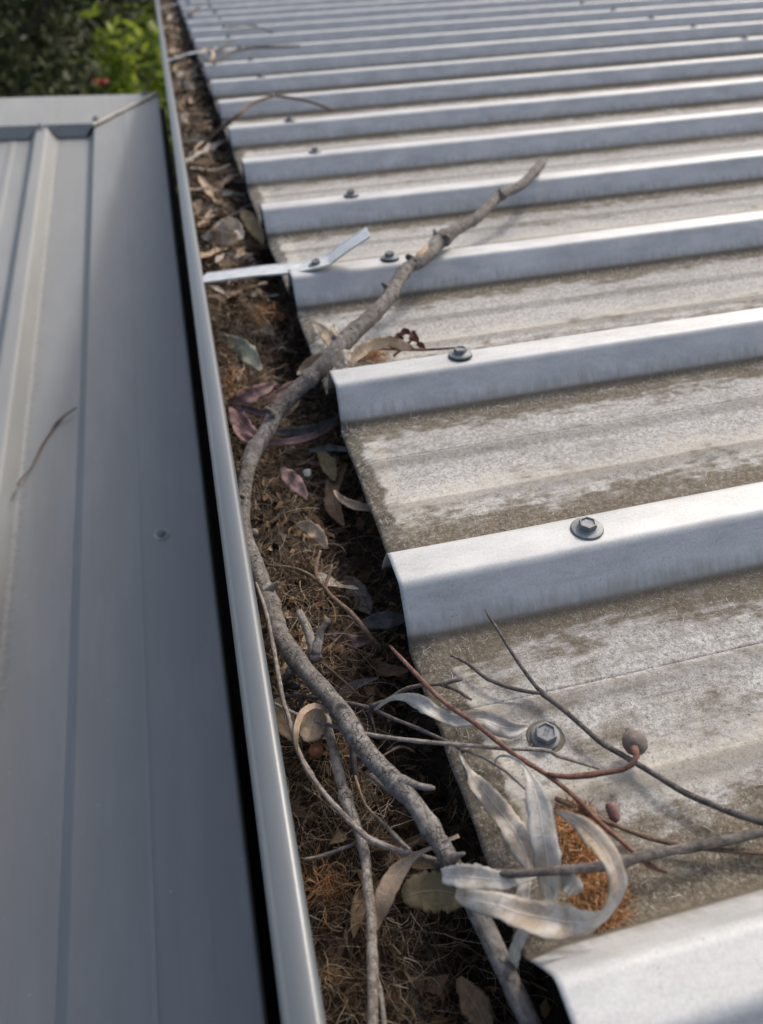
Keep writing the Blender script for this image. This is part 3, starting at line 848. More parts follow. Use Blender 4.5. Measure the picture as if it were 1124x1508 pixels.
# crumbled bark and leaf flakes packed under the fibres
fv, ff = [], []
for i in range(7600):
    y = -0.16 + 1.1 * random.random() if i < 6000 else 0.8 + 2.4 * random.random(); x = random.uniform(-0.076, 0.02)
    p = V((x, y, litter_z(x, y) + random.uniform(-0.001, 0.005))); s_ = random.uniform(0.0012, 0.0075) * (1 if i < 6000 else 1.4)
    a = rdir(0.5).normalized(); b_ = a.cross(rdir(0.8)).normalized(); c_ = a.cross(b_) * 0.0004
    k = len(fv); q = random.uniform(0.25, 0.7)
    fv += [p - a * s_, p + b_ * s_ * q + c_, p + a * s_ * random.uniform(0.5, 1), p - b_ * s_ * q * random.uniform(0.4, 1) + c_]
    ff.append((k, k + 1, k + 2, k + 3))
MT['flake'] = island_material('litter_flake', [(0.0, (0.015, 0.01, 0.008)), (0.45, (0.06, 0.038, 0.022)), (0.75, (0.14, 0.085, 0.045)), (0.92, (0.24, 0.14, 0.06)), (1.0, (0.36, 0.27, 0.17))], 0.6)
o = mesh_obj('litter_flakes', fv, ff, MT['flake'], None, False); o.matrix_world = ROOF; solidify(o, 0.0003)
tag(o, 'dark crumbled flakes of bark and leaf packed in the gutter', 'leaf litter', None, 'stuff')
# bright orange fibre pads in the gutter and on the roof
def panz(x, y): return 0.0006
sp_ = []
def clump(u0, v0, ru, rv, n, zb, h, fl, L=(0.006, 0.018), ang=0, zs=0.5, rad_=(0.00013, 0.0003)):
    for i in range(n):
        a = random.random() * 2 * pi; q = random.random() ** 0.6
        du, dv = ru * q * cos(a), rv * q * sin(a)
        du, dv = du * cos(ang) - dv * sin(ang), du * sin(ang) + dv * cos(ang)
        P = at(u0 + du, v0 + dv, zb); P.z = zb + random.random() * h * (1 - q * q * 0.8)
        sp_.append((P, rdir(zs), random.uniform(*L), random.uniform(*rad_), 5, random.uniform(0.1, 0.8), fl))
clump(853, 1240, 33, 60, 2600, 0.001, 0.006, None, (0.003, 0.008), -0.35, 0.1, (0.00010, 0.00024))
clump(884, 1325, 36, 38, 1700, 0.001, 0.005, None, (0.003, 0.008), 0, 0.1, (0.00010, 0.00024))
fibres('fibre_pad', sp_, MT['orange'], 'orange brown fibre pad under the curled pale leaf', 'plant fibres')
sp_ = []
clump(393, 465, 26, 14, 80, -0.022, 0.006, None)
clump(345, 560, 16, 26, 50, -0.022, 0.006, None)
clump(478, 1310, 22, 28, 60, -0.036, 0.006, None)
fibres('orange_tufts', sp_, MT['orange'], 'small orange brown fibre tufts on the gutter litter', 'plant fibres')
sp_ = []
clump(548, 527, 24, 9, 160, 0.001, 0.006, None)
fibres('brown_tuft', sp_, MT['orange'], 'small brown tuft behind a rib beside tan leaves', 'plant fibres')
# pale short threads caught in the pans and crumbs of debris along the rib feet
sp_ = []
for i in range(2600):
    n_ = random.choice([0, 0, 0, 0, 0, 1, 1, 1, 2, 2, 3]); q = random.random()
    y = n_ * P_ + WS + 0.002 + q * (P_ - WT - 2 * WS - 0.004)
    x = 0.004 + random.random() ** 1.4 * 0.5
    sp_.append((V((x, y, 0.0009)), rdir(0.12), random.uniform(0.0012, 0.006), random.uniform(0.00007, 0.00015), 4, random.uniform(0, 0.7), None))
for i in range(1300):
    n_ = random.choice([1, 1, 2, 2, 3, 4]); y = n_ * P_ - WT - WS - abs(random.gauss(0, 0.004)) - 0.0003
    x = 0.004 + random.random() ** 1.2 * 0.55
    sp_.append((V((x, y, 0.0009)), rdir(0.3), random.uniform(0.002, 0.008), random.uniform(0.00008, 0.00016), 4, random.uniform(0, 0.6), None))
fibres('pan_threads', sp_, MT['thread'], 'pale hair fine threads and flecks stuck in the roof pans', 'plant fibres')
sp_ = []
for i in range(30):
    P = at(*random.choice([(random.uniform(325, 440), random.uniform(425, 520))]), -0.022)
    sp_.append((P, rdir(0.4), random.uniform(0.006, 0.016), random.uniform(0.00012, 0.00024), 6, random.uniform(0.2, 0.8), None))
fibres('pale_curls', sp_, MT['thread'], 'short pale curly stalks scattered over the gutter litter', 'plant fibres')

# ================================================================= main branch
MB = [(800, 236, .040, 12), (795, 246, .040, 15), (770, 268, .039, 16), (735, 292, .038, 17), (700, 318, .037, 18), (672, 341, .037, 20), (645, 358, .036, 25), (618, 382, .036, 22), (600, 400, .035, 22),
      (575, 432, .034, 24), (545, 468, .033, 26), (520, 492, .031, 31), (495, 515, .028, 31), (470, 545, .022, 28), (440, 572, .014, 27), (410, 608, .006, 27), (390, 635, .000, 27), (372, 668, -.006, 27),
      (362, 705, -.011, 25), (358, 740, -.014, 24), (359, 775, -.015, 25), (369, 812, -.014, 27), (384, 852, -.013, 30), (400, 895, -.012, 33), (413, 935, -.011, 34), (440, 975, -.009, 36), (470, 1010, -.007, 38),
      (500, 1045, -.005, 39), (525, 1085, -.003, 39), (550, 1118, -.002, 39), (575, 1145, -.001, 41), (600, 1170, 0, 38), (625, 1205, 0, 38), (650, 1245, 0, 40), (675, 1290, 0, 41), (700, 1335, 0, 42),
      (722, 1380, -.001, 42), (745, 1430, -.002, 42), (765, 1475, -.003, 43), (782, 1512, -.004, 44), (805, 1570, -.005, 45), (830, 1640, -.006, 45)]
MB = [(u + (3 * sin(i * 2.1) if 2 < i < 17 else 0), v_ + (3 * sin(i * 3.7) if i < 17 else 0), z, d * (0.88 if i < 20 else 0.82 if i < 25 else 0.72)) for i, (u, v_, z, d) in enumerate(MB)]
br = empty('fallen_branch', ROOF @ Matrix.Translation(at(500, 1045, -.005)))
tag(br, 'long crooked grey branch lying along the gutter, upper end resting on the roof', 'branch')
v, f, uv = tube_mesh(pxtube(MB), 560, 20, 0.10, 2, 110, bumps=((0.05, 0.18, 0.004), (0.135, 0.22, 0.004), (0.22, 0.2, 0.003), (0.36, 0.22, 0.004), (0.405, 0.2, 0.003), (0.53, 0.2, 0.004), (0.65, 0.22, 0.003), (0.745, 0.22, 0.003), (0.905, 0.2, 0.003), (0.27, 0.25, 0.008), (0.60, 0.12, 0.006), (0.70, 0.14, 0.008), (0.79, 0.15, 0.008), (0.845, 0.16, 0.006), (0.44, 0.1, 0.006)))
rooted('bark_stem', v, f, MT['bark'], True, uv, br)
def stub(ctrl, material=MT['bark'], name='stub', label=None, parent=br): return twig(name, ctrl, material, label, parent=parent, sides=10, rough=0.2)
stub([(466, 972, -.008, 20), (457, 940, -.006, 14), (449, 918, -.004, 13), (440, 901, -.002, 11)], MT['bark2'])
stub([(464, 965, -.006, 15), (470, 940, -.003, 12), (474, 926, 0, 11), (486, 912, .003, 8)])
stub([(590, 1150, .001, 22), (606, 1154, .002, 14), (624, 1159, .003, 10), (634, 1160, .003, 9), (641, 1161, .003, 5)], MT['bark'])
stub([(430, 985, -.01, 18), (424, 994, -.014, 12), (421, 1004, -.018, 7)])
stub([(648, 352, .038, 18), (642, 344, .041, 9), (640, 338, .043, 4)])
stub([(612, 388, .037, 18), (604, 380, .040, 12), (600, 378, .042, 8)], MT['barkdark'])
stub([(505, 508, .028, 20), (497, 500, .033, 14), (492, 497, .036, 9)])
stub([(631, 362, .0395, 8), (625, 370, .0400, 11), (617, 378, .0396, 11), (611, 385, .038, 6)], MT['wood'], 'torn_patch', 'pale orange torn wood where bark has peeled')
stub([(742, 290, .040, 10), (737, 281, .044, 6), (735, 277, .046, 3)])
stub([(575, 428, .036, 12), (567, 420, .041, 7), (563, 417, .043, 4)])
stub([(403, 612, .008, 14), (396, 604, .012, 8), (391, 601, .015, 5)])
stub([(394, 872, -.010, 16), (404, 862, -.006, 9), (410, 857, -.004, 5)])
stub([(662, 1268, .003, 18), (676, 1260, .007, 9), (684, 1257, .009, 5)])
# ringed knots on the branch
def knot(u, v_, z, rpx, tilt=0.0):
    P = at(u, v_, z); d = (CAM - P).normalized(); r = rpx * px(P); P = P + d * (tilt * px(P))
    prof = [(r * 1.1, -0.5 * r), (r * 1.05, 0.0), (r * 0.85, 0.22 * r), (r * 0.72, 0.12 * r), (r * 0.6, 0.26 * r), (r * 0.45, 0.12 * r), (r * 0.32, 0.22 * r), (r * 0.08, 0.10 * r)]
    v, f = lathe(prof, 18)
    q = d.to_track_quat('Z', 'Y').to_matrix()
    v = [P + q @ (V(a) * (1 + 0.14 * noise.noise(V(a) * 900))) for a in v]
    rooted('knot', v, f, MT['bark'], True, [(0, 0)] * len(v), br)
knot(502, 1047, -.005, 12, 14.5); knot(497, 508, .028, 8, 13.5); knot(656, 354, .0365, 8, 10.5); knot(588, 1156, -.001, 8, 14)

# ================================================================= other sticks and twigs
twig('stick', [(474, 1030, -.02, 12), (484, 1075, -.018, 14), (492, 1107, -.016, 15), (502, 1150, -.015, 15), (513, 1185, -.014, 16), (527, 1221, -.014, 16), (538, 1260, -.014, 15), (541, 1302, -.014, 15), (546, 1346, -.015, 15),
      (547, 1385, -.016, 15), (549, 1430, -.017, 16), (549, 1507, -.018, 16), (550, 1600, -.02, 16)], MT['bark2'],
     'pale cracked stick running straight along the gutter under the crooked branch', 'stick', rough=0.16, bumps=((0.36, 0.5, 0.012), (0.1, 0.25, 0.01), (0.72, 0.2, 0.006)))
twig('splinter', [(557, 1440, -.018, 3), (560, 1456, -.018, 7), (563, 1480, -.019, 8), (566, 1512, -.02, 8), (568, 1560, -.02, 8)], MT['bark2'], 'thin splinter lying against the straight cracked stick', 'splinter')
twig('twig', [(377, 858, -.006, 4), (392, 902, -.007, 6), (402, 950, -.008, 7), (417, 1032, -.008, 7), (424, 1052, -.009, 7), (436, 1097, -.011, 8), (452, 1132, -.012, 8), (477, 1168, -.012, 8), (502, 1196, -.011, 9), (527, 1221, -.008, 10),
      (545, 1236, -.008, 10), (579, 1250, -.010, 9), (608, 1258, -.012, 9), (643, 1268, -.012, 9)], MT['bark2'], 'pale curving twig hugging the gutter edge then passing under the crooked branch', bumps=((0.62, 0.9, 0.008),))
twig('twig', [(524, 1242, -.018, 5), (500, 1252, -.019, 6), (470, 1262, -.022, 6), (447, 1266, -.024, 5)], MT['bark2'], 'short grey twig running from the cracked stick to the gutter edge')
twig('twig', [(543, 1193, -.026, 5), (570, 1218, -.022, 7), (590, 1240, -.019, 8), (604, 1252, -.017, 6)], MT['bark2'], 'short grey twig slanting beside the crooked branch, below its round knot')
twig('twig', [(403, 1022, -.018, 6), (430, 1025, -.018, 6), (460, 1027, -.017, 6), (500, 1033, -.013, 6), (545, 1043, -.006, 7), (574, 1056, -.002, 6), (616, 1073, .003, 6), (640, 1084, .005, 6), (664, 1094, .004, 6), (676, 1101, .003, 6), (683, 1108, .003, 5)],
     MT['barkdark'], 'straight dark grey twig crossing under the round branch knot towards the roof')
twig('twig', [(404, 1036, -.016, 5), (449, 1057, -.014, 6), (499, 1072, -.012, 6), (545, 1082, -.003, 6), (609, 1091, .004, 7), (680, 1097, .007, 6), (737, 1102, .008, 6), (804, 1105, .010, 6), (818, 1112, .009, 6), (850, 1122, .005, 5), (883, 1132, .003, 4)],
     MT['bark2'], 'long pale thin twig reaching from the gutter past the dirty pan screw')
twig('twig', [(545, 1041, -.004, 8), (573, 1031, .0, 8), (595, 1016, .004, 7), (623, 1009, .008, 6), (655, 1007, .010, 6), (668, 1003, .011, 6), (681, 1000, .012, 6)], MT['barkdark'], 'dark forked twig tip above the edge of the roof pan')
twig('side_shoot', [(650, 1009, .010, 5), (672, 1016, .006, 5), (684, 1024, .004, 5), (695, 1031, .003, 4)], MT['barkdark'], 'short dark shoot with a bud resting on the roof pan')
twig('twig', [(u, v_, z, d * 0.84) for u, v_, z, d in [(574, 951, .002, 5), (602, 981, .006, 8), (630, 1011, .009, 9), (662, 1040, .011, 9), (698, 1064, .012, 9), (734, 1093, .012, 9), (760, 1113, .011, 9), (804, 1140, .010, 9), (847, 1174, .009, 9), (881, 1209, .009, 9), (916, 1239, .009, 9), (951, 1270, .007, 10), (972, 1282, .005, 8), (982, 1285, .004, 5)]],
     MT['barkred'], 'straight reddish brown twig slanting over the roof pan', bumps=((0.58, 0.3, 0.008), (0.95, 0.4, 0.01)))
tw = twig('twig', [(391, 832, -.022, 4), (437, 838, -.021, 5), (471, 857, -.02, 6), (489, 879, -.02, 7), (519, 905, -.02, 8), (546, 939, -.022, 9), (560, 955, -.026, 8)], MT['barkbrown'], 'dark brown forked twig sunk in the gutter litter')
for q in ([(478, 866, -.02, 6), (484, 850, -.018, 5), (489, 833, -.016, 4)], [(470, 856, -.02, 6), (465, 843, -.019, 6), (468, 825, -.018, 5), (472, 811, -.018, 4)]):
    v, f, uv = tube_mesh(pxtube(q), sides=7, seed=3); rooted('side_shoot', v, f, MT['barkbrown'], True, uv, tw)
tw = twig('twig', [(715, 898, .016, 3), (721, 909, .016, 5), (733, 927, .014, 5), (754, 961, .011, 5), (773, 989, .009, 6), (797, 1019, .007, 7), (825, 1041, .007, 8), (855, 1067, .007, 8), (885, 1093, .007, 9), (920, 1114, .007, 9), (967, 1142, .007, 9), (1006, 1166, .007, 10),
      (1049, 1185, .008, 10), (1088, 1200, .008, 11), (1124, 1211, .009, 11), (1200, 1236, .010, 11)], MT['barkdark'], 'black forked twig lying across the pale roof pan', bumps=((0.3, 0.35, 0.01), (0.5, 0.2, 0.01), (0.12, .3, .008)))
v, f, uv = tube_mesh(pxtube([(664, 965, .006, 4), (687, 976, .006, 5), (703, 989, .006, 5), (718, 1000, .006, 6), (752, 1013, .006, 6), (780, 1019, .007, 6), (799, 1021, .007, 6)]), sides=8, seed=9)
rooted('side_shoot', v, f, MT['barkdark'], True, uv, tw)
twig('twig', [(640, 1272, -.010, 9), (680, 1280, .000, 10), (719, 1284, .008, 11), (764, 1287, .013, 12), (809, 1283, .015, 13), (876, 1277, .015, 14), (914, 1270, .013, 15), (960, 1258, .011, 15), (1040, 1244, .009, 14), (1124, 1226, .008, 13), (1200, 1210, .008, 12)],
     MT['barkdark'], 'thick dark rough twig passing under the curled pale leaf', rough=0.18, bumps=((0.5, 0.2, 0.008), (0.66, 0.2, .01)))
twig('twig', [(818, 1176, .006, 7), (845, 1187, .007, 9), (870, 1200, .006, 8), (898, 1212, .006, 7), (950, 1232, .005, 8), (1000, 1244, .005, 8), (1060, 1252, .005, 8), (1124, 1256, .005, 8), (1180, 1262, .005, 8)], MT['barkbrown'], 'brown grey twig lying behind the thick dark twig on the roof')
twig('twig', [(678, 1104, .004, 4), (705, 1112, .006, 5), (726, 1123, .008, 6), (745, 1136, .010, 5), (769, 1157, .013, 5), (791, 1179, .016, 6), (800, 1185, .018, 5), (814, 1193, .020, 5)], MT['bark2'], 'pale thin stalk holding two of the dry pale leaves')
twig('twig', [(684, 1127, .003, 5), (690, 1143, .003, 7), (696, 1158, .003, 7), (703, 1175, .003, 6)], MT['barkdark'], 'stubby dark speckled twig end beside the pale leaf at the roof edge')
twig('twig', [(518, 1080, -.012, 8), (520, 1108, -.016, 10), (521, 1130, -.02, 10), (526, 1150, -.024, 7)], MT['barkdark'], 'short dark stub hanging beneath the crooked branch below its round knot')
twig('twig', [(522, 1138, -.022, 4), (530, 1165, -.021, 4), (540, 1188, -.021, 4), (556, 1204, -.022, 3)], MT['wood'], 'very thin straw coloured stem between the cracked stick and crooked branch')
twig('twig', [(546, 1142, -.016, 10), (566, 1158, -.015, 9), (584, 1172, -.013, 8), (600, 1188, -.012, 5)], MT['bark2'], 'short thick grey twig pressed along the crooked branch')
twig('twig', [(543, 1046, -.006, 6), (548, 1064, -.012, 6), (553, 1082, -.018, 4)], MT['barkdark'], 'tiny dark twig hanging from the straight dark grey twig')
twig('twig', [(449, 1022, -.018, 6), (443, 1036, -.02, 7), (436, 1048, -.024, 4)], MT['barkdark'], 'tiny dark twig stub behind the tan cup leaf')
twig('twig', [(455, 962, -.024, 3), (485, 985, -.024, 4), (512, 1008, -.024, 4), (528, 1024, -.026, 3)], MT['barkbrown'], 'thin brown stem in the litter right of the crooked branch')
twig('twig', [(556, 1118, -.02, 3), (590, 1100, -.022, 4), (612, 1108, -.024, 3)], MT['barkbrown'], 'thin brown stem in the shaded litter under the long pale twig')
# far twigs
twig('twig', [(292, 220, -.018, 5), (325, 190, .012, 5), (350, 170, .033, 5), (370, 153, .035, 5), (398, 143, .034, 4), (415, 142, .034, 4), (450, 148, .031, 4), (478, 157, .030, 4), (490, 163, .029, 3)], MT['barkbrown'], 'thin brown twig arching from the gutter over distant roof screw')
twig('twig', [(314, 92, .030, 4), (330, 84, .033, 4), (345, 75, .034, 4), (372, 70, .034, 4), (405, 69, .033, 4), (442, 67, .030, 3)], MT['barkdark'], 'long thin dark twig on the roof beside the distant strap')
twig('twig', [(310, 79, .030, 3), (322, 73, .031, 4), (333, 66, .031, 4), (344, 59, .030, 3)], MT['barkdark'], 'short dark twig on the roof just past the distant strap')
twig('twig', [(336, 40, .030, 2), (365, 37, .030, 2), (385, 41, .030, 2), (402, 48, .029, 2)], MT['barkbrown'], 'faint thin twig far up the roof past the distant strap')
twig('twig', [(277, 22, .028, 4), (286, 16, .030, 4), (293, 8, .030, 3)], MT['barkdark'], 'short dark twig at the roof edge by the farthest strap')
# twig on the shed roof
pts = []
for u, v_, d, z in ((27, 714, 4, .0), (32, 704, 3, -.004), (45, 690, 2.4, -.012), (60, 660, 3, -.019), (80, 628, 3.4, -.019), (84, 623, 4.4, -.018), (95, 612, 3, -.015), (113, 600, 2.2, -.010)):
    P = ROOF.inverted() @ (SH @ sh_at(u, v_, z)); pts.append((*P, 0.5 * d * px(P)))
v, f, uv = tube_mesh(pts, sides=7, seed=5)
tag(rooted('twig', v, f, MT['barkbrown'], True, uv), 'lone thin curved twig lying on the grey shed roof', 'twig')

# ================================================================= gumnuts, berries, seeds
def blob(name, u, v_, z, prof, material, label, cat, axis, wob=0.05, parent=None):
    """lathe profile in px units along an axis (roof frame)"""
    P = at(u, v_, z); k = px(P)
    vv, f = lathe([(r * k, h * k) for r, h in prof], 20)
    q = V(axis).normalized().to_track_quat('Z', 'Y').to_matrix()
    vv = [P + q @ (V(a) * (1 + wob * noise.noise(V(a) * 350))) for a in vv]
    o = rooted(name, vv, f, material, True, None, parent)
    if not parent: tag(o, label, cat)
    return o
gn_ = empty('gumnut', ROOF @ Matrix.Translation(at(935, 1100, 0.004)))
tag(gn_, 'round grey brown gumnut on a reddish curved stalk', 'gumnut')
blob('nut', 935, 1094, .010, [(2, -18), (9, -16.5), (15, -11), (18, -3), (18.5, 3), (16, 10), (11, 15), (7, 18), (6.5, 21), (4, 24), (1.5, 22)], MT['nut'], None, None, (0.05, 0.95, 0.25), 0.06, gn_)
twig('stalk', [(934, 1102, .015, 13), (938, 1111, .016, 9), (935, 1122, .015, 8), (920, 1133, .013, 8), (890, 1138, .011, 8), (872, 1141, .011, 9), (855, 1143, .011, 9), (830, 1144, .011, 8), (806, 1140, .011, 7)], MT['barkred'], None, parent=gn_)
blob('gumnut', 903, 1196, .005, [(1, -15), (5, -13), (7.5, -8), (9, 2), (9, 9), (7, 13), (2, 14)], MT['rednut'], 'small dark red bud lying beside the orange fibre pad', 'bud', (0.05, 0.9, 0.35))
def ball(r): return [(max(0.05, r * sin(pi * i / 10)), -r * cos(pi * i / 10)) for i in range(11)]
blob('berry', 465, 1106, -.024, ball(11), MT['berry'], 'round red brown berry beside the tan curled leaf', 'berry', (0.2, 0.3, 1))
blob('seed_ball', 374, 785, -.020, ball(7), MT['nut'], 'small brown round seed against the gutter edge', 'seed', (0.2, 0.3, 1))
blob('seed_ball', 358, 731, -.006, ball(4.5), MT['nut'], 'tiny brown seed sitting on the crooked branch by gutter edge', 'seed', (0.2, 0.3, 1))
blob('seed_case', 428, 1012, -.022, [(1, -15), (5, -13), (7, -6), (7.5, 4), (7, 10), (4, 14), (1, 15)], MT['black'], 'glossy black seed case beside the pale curving twig', 'seed case', (1, -0.15, 0.1))
for u, v_, r, lb in ((469, 888, 10, 'flat amber seed near the upright branch stub'), (500, 957, 11, 'flat amber seed right of the upright branch stub'), (523, 946, 10, 'dark amber seed near the roof edge of the gutter'), (400, 706, 9, 'amber seed left of the pink brown leaf'),
                    (391, 734, 8, 'amber seed below another left of pink brown leaf'), (465, 732, 8, 'dark amber seed touching the pink brown leaf tip'), (476, 1107, 9, 'amber seed half hidden by the cracked stick'), (432, 1150, 9, 'amber seed at the gutter edge below the tan curled leaf')):
    zz = litter_z(at(u, v_, -.028).x, at(u, v_, -.028).y) + 0.0022
    blob('seed', u, v_, zz, [(0.2, -1.6), (r * .5, -1.4), (r * .85, -0.5), (r * .9, 0.2), (r * .6, 1.2), (r * .3, 0.6), (0.2, 0.4)], MT['seed'], lb, 'seed', (random.uniform(-.5, .3), random.uniform(-.6, .2), 1), 0.1)
blob('bird_dropping', 452, 697, -.022, [(0.2, -1), (5, -.8), (7, 0), (5, .8), (0.2, 1)], MT['white'], 'white splat of bird dropping in the gutter litter', 'bird dropping', (-.2, -.5, 1), 0.35)

# ================================================================= individual leaves
L = LEAF
leaf('leaf', [(552, 1046, -.004, 4, 10), (574, 1030, .004, 6, 10), (595, 1026, .009, 11, 25), (616, 1034, .011, 22, 5), (641, 1049, .009, 20, -20), (670, 1060, .007, 17, 15), (698, 1058, .008, 22, 5), (718, 1062, .006, 26, -15), (738, 1070, .005, 30, 10), (757, 1073, .005, 22, 20), (776, 1070, .004, 6, 10)],
     L['pale'], 'wavy narrow pale leaf lying under the reddish twig', fold=0.3, wave=0.45)
leaf('leaf', [(676, 1106, .004, 3, 0), (684, 1124, .006, 5, 0), (692, 1136, .010, 9, 0), (702, 1152, .013, 22, 10), (722, 1176, .012, 32, 5), (739, 1198, .009, 31, -10), (756, 1221, .008, 38, -5), (769, 1245, .007, 40, 5), (777, 1268, .006, 26, 0), (780, 1284, .005, 8, 0)],
     L['paletan'], 'dry leaf pale above and tan towards its tip, lying on the roof edge', fold=0.25, wave=0.4)
leaf('leaf', [(729, 1124, .012, 3, 0), (733, 1115, .014, 3, 0), (749, 1114, .018, 4, 0), (770, 1127, .022, 6, 0), (781, 1145, .024, 12, 0), (788, 1165, .024, 28, 5), (795, 1195, .022, 38, 0), (800, 1230, .019, 41, -5), (806, 1265, .012, 42, 0), (808, 1295, .006, 34, 5), (810, 1318, .004, 24, 0), (812, 1332, .003, 8, 0)],
     L['pale'], 'upright pale grey leaf with hooked stalk crossing behind the thick dark twig', fold=0.28, wave=0.2)
leaf('leaf', [(672, 1316, .018, 10, 10), (684, 1322, .020, 24, 10), (707, 1328, .022, 31, 0), (735, 1334, .023, 38, -8), (765, 1344, .023, 42, -5), (800, 1352, .022, 48, 6), (835, 1358, .021, 48, 5), (863, 1357, .022, 40, 24), (888, 1346, .024, 26, 52), (903, 1325, .027, 24, 46), (909, 1300, .030, 27, 24), (900, 1268, .032, 31, 8), (883, 1241, .031, 32, 0), (862, 1219, .028, 27, -6), (840, 1204, .025, 16, 0), (818, 1194, .021, 4, 0)],
     L['paletan'], 'large pale leaf curled round in a C over the orange fibre', fold=0.25, wave=0.3, n=46)
leaf('leaf', [(652, 1290, .004, 20, 0), (680, 1291, .008, 34, 0), (705, 1293, .009, 34, -5), (735, 1296, .010, 27, 5), (760, 1296, .010, 16, 0), (790, 1291, .010, 3, 0)], L['pale'], 'flat pale leaf tucked between the crooked branch and thick dark twig', fold=0.3, wave=0.15)
leaf('leaf', [(594, 1322, -.016, 14, 5), (606, 1318, -.014, 40, 0), (625, 1313, -.012, 50, -5), (648, 1312, -.010, 54, 0), (672, 1316, -.008, 46, 0), (695, 1322, -.007, 20, 0)], L['olive'], 'broad olive yellow leaf half under the crooked branch', fold=0.2, wave=0.18)
leaf('leaf', [(676, 1231, .006, 5, 0), (655, 1240, .004, 5, 0), (625, 1253, -.006, 6, 0), (606, 1265, -.010, 12, 0), (588, 1284, -.013, 26, 15), (573, 1307, -.015, 31, 20), (564, 1330, -.018, 27, 15), (557, 1352, -.022, 16, 10), (554, 1372, -.024, 3, 0)], L['tan'], 'smooth tan brown leaf with long stalk hanging beside the cracked stick', fold=0.3, wave=0.1)
leaf('leaf', [(779, 1362, .016, 16, 15), (768, 1380, .012, 18, 15), (760, 1398, .006, 17, 10), (756, 1418, .000, 16, 5), (753, 1440, -.008, 9, 0)], L['pale'], 'small pale leaf end hanging over the roof edge under the curled leaf', fold=0.35, wave=0.1)
leaf('leaf', [(826, 1297, .010, 6, 0), (835, 1300, .012, 26, 0), (845, 1306, .012, 30, 10), (852, 1316, .010, 12, 0)], L['pale'], 'small broken pale leaf scrap under the thick dark twig', fold=0.3, wave=0.2)
leaf('leaf', [(778, 1296, .004, 12, 0), (770, 1318, .004, 22, 10), (772, 1345, .004, 22, 0), (776, 1368, .004, 12, 0)], L['pale'], 'pale leaf mostly hidden beneath the large curled leaf', fold=0.2)
# curled tan leaf in the gutter: strip standing on edge, inner face towards the lens
cup = leaf('leaf', [(470, 1040, -.012, 12, 0), (466, 1048, -.012, 34, 0), (461, 1060, -.013, 43, 0), (457, 1074, -.014, 42, 0), (453, 1085, -.015, 30, 0), (450, 1092, -.016, 8, 0)], L['tan'], 'tan leaf curled into a cup beside the gutter edge', fold=0.05, wave=0.06, curl=-0.25)
leaf('curled_rim', [(482, 1050, -.010, 5, 20), (474, 1042, -.008, 8, 20), (461, 1040, -.007, 9, 20), (448, 1047, -.006, 10, 20), (440, 1060, -.006, 10, 20), (436, 1078, -.006, 9, 20), (436, 1094, -.008, 7, 20), (438, 1106, -.010, 3, 20)], L['tan'], None, fold=0.05, wave=0.05, parent=cup)
leaf('leaf', [(405, 1030, -.024, 20, 0), (412, 1050, -.025, 34, 0), (424, 1072, -.026, 30, 0), (432, 1090, -.027, 10, 0)], L['tan'], 'flat tan leaf under the pale curving twig at gutter edge', fold=0.15)
# pink and mauve leaves
leaf('leaf', [(335, 592, -.012, 5, 0), (350, 590, -.010, 18, 10), (368, 583, -.008, 22, 0), (388, 573, -.007, 18, 0), (406, 564, -.006, 4, 0)], L['pink'], 'dusty pink leaf pointing up from gutter edge towards the branch', fold=0.3)
leaf('leaf', [(341, 596, -.013, 6, 0), (348, 611, -.012, 24, 10), (358, 624, -.012, 26, 10), (370, 635, -.012, 16, 0), (382, 645, -.013, 4, 0)], L['pink'], 'short broad pink leaf against the gutter edge', fold=0.3)
leaf('leaf', [(338, 596, -.008, 4, 0), (358, 601, -.007, 11, 0), (380, 607, -.007, 12, 10), (402, 609, -.008, 10, 0), (430, 606, -.010, 3, 0)], L['mauve'], 'narrow mauve leaf lying across the broad pink one', fold=0.3)
leaf('leaf', [(342, 618, -.014, 3, 0), (350, 636, -.013, 9, 0), (366, 648, -.012, 11, 0), (395, 652, -.012, 11, 5), (425, 650, -.013, 10, 0), (455, 644, -.016, 9, 0), (480, 634, -.02, 7, 0), (498, 620, -.024, 2, 0)], L['pink'], 'long thin pink leaf bowed in an arc below the branch', fold=0.35, n=32)
leaf('leaf', [(398, 634, -.02, 6, 0), (425, 637, -.021, 14, 0), (455, 634, -.022, 16, 10), (480, 625, -.024, 12, 0), (500, 612, -.026, 3, 0)], L['grey'], 'dark grey leaf inside the arc of the bowed pink leaf', fold=0.3)
leaf('leaf', [(385, 595, -.02, 5, 0), (405, 585, -.02, 16, 0), (425, 572, -.02, 16, 0), (440, 560, -.02, 4, 0)], L['mauve'], 'dull mauve leaf behind the crooked branch at gutter middle', fold=0.3)
leaf('leaf', [(400, 622, -.022, 8, 0), (415, 636, -.023, 16, 0), (430, 645, -.024, 12, 0)], L['redbrown'], 'dark red brown leaf scrap inside the pink arc', fold=0.3)
leaf('leaf', [(322, 496, -.024, 5, 0), (340, 502, -.021, 18, 0), (356, 512, -.020, 26, 10), (371, 527, -.020, 26, 10), (384, 545, -.023, 6, 0)], L['green'], 'pale green leaf stuck on the litter by gutter edge', fold=0.15)
leaf('leaf', [(464, 474, .004, 3, 0), (474, 484, .008, 12, 0), (484, 496, .012, 20, 5), (491, 508, .015, 16, 0), (496, 520, .014, 6, 0)], L['tan'], 'pinkish tan pointed leaf standing on the roof pan behind the branch', fold=0.3)
leaf('leaf', [(489, 476, .010, 4, 0), (494, 490, .014, 10, 0), (498, 505, .016, 10, 0), (500, 518, .016, 5, 0)], L['paletan'], 'narrow cream leaf sliver behind the branch beside the pointed tan leaf', fold=0.3)
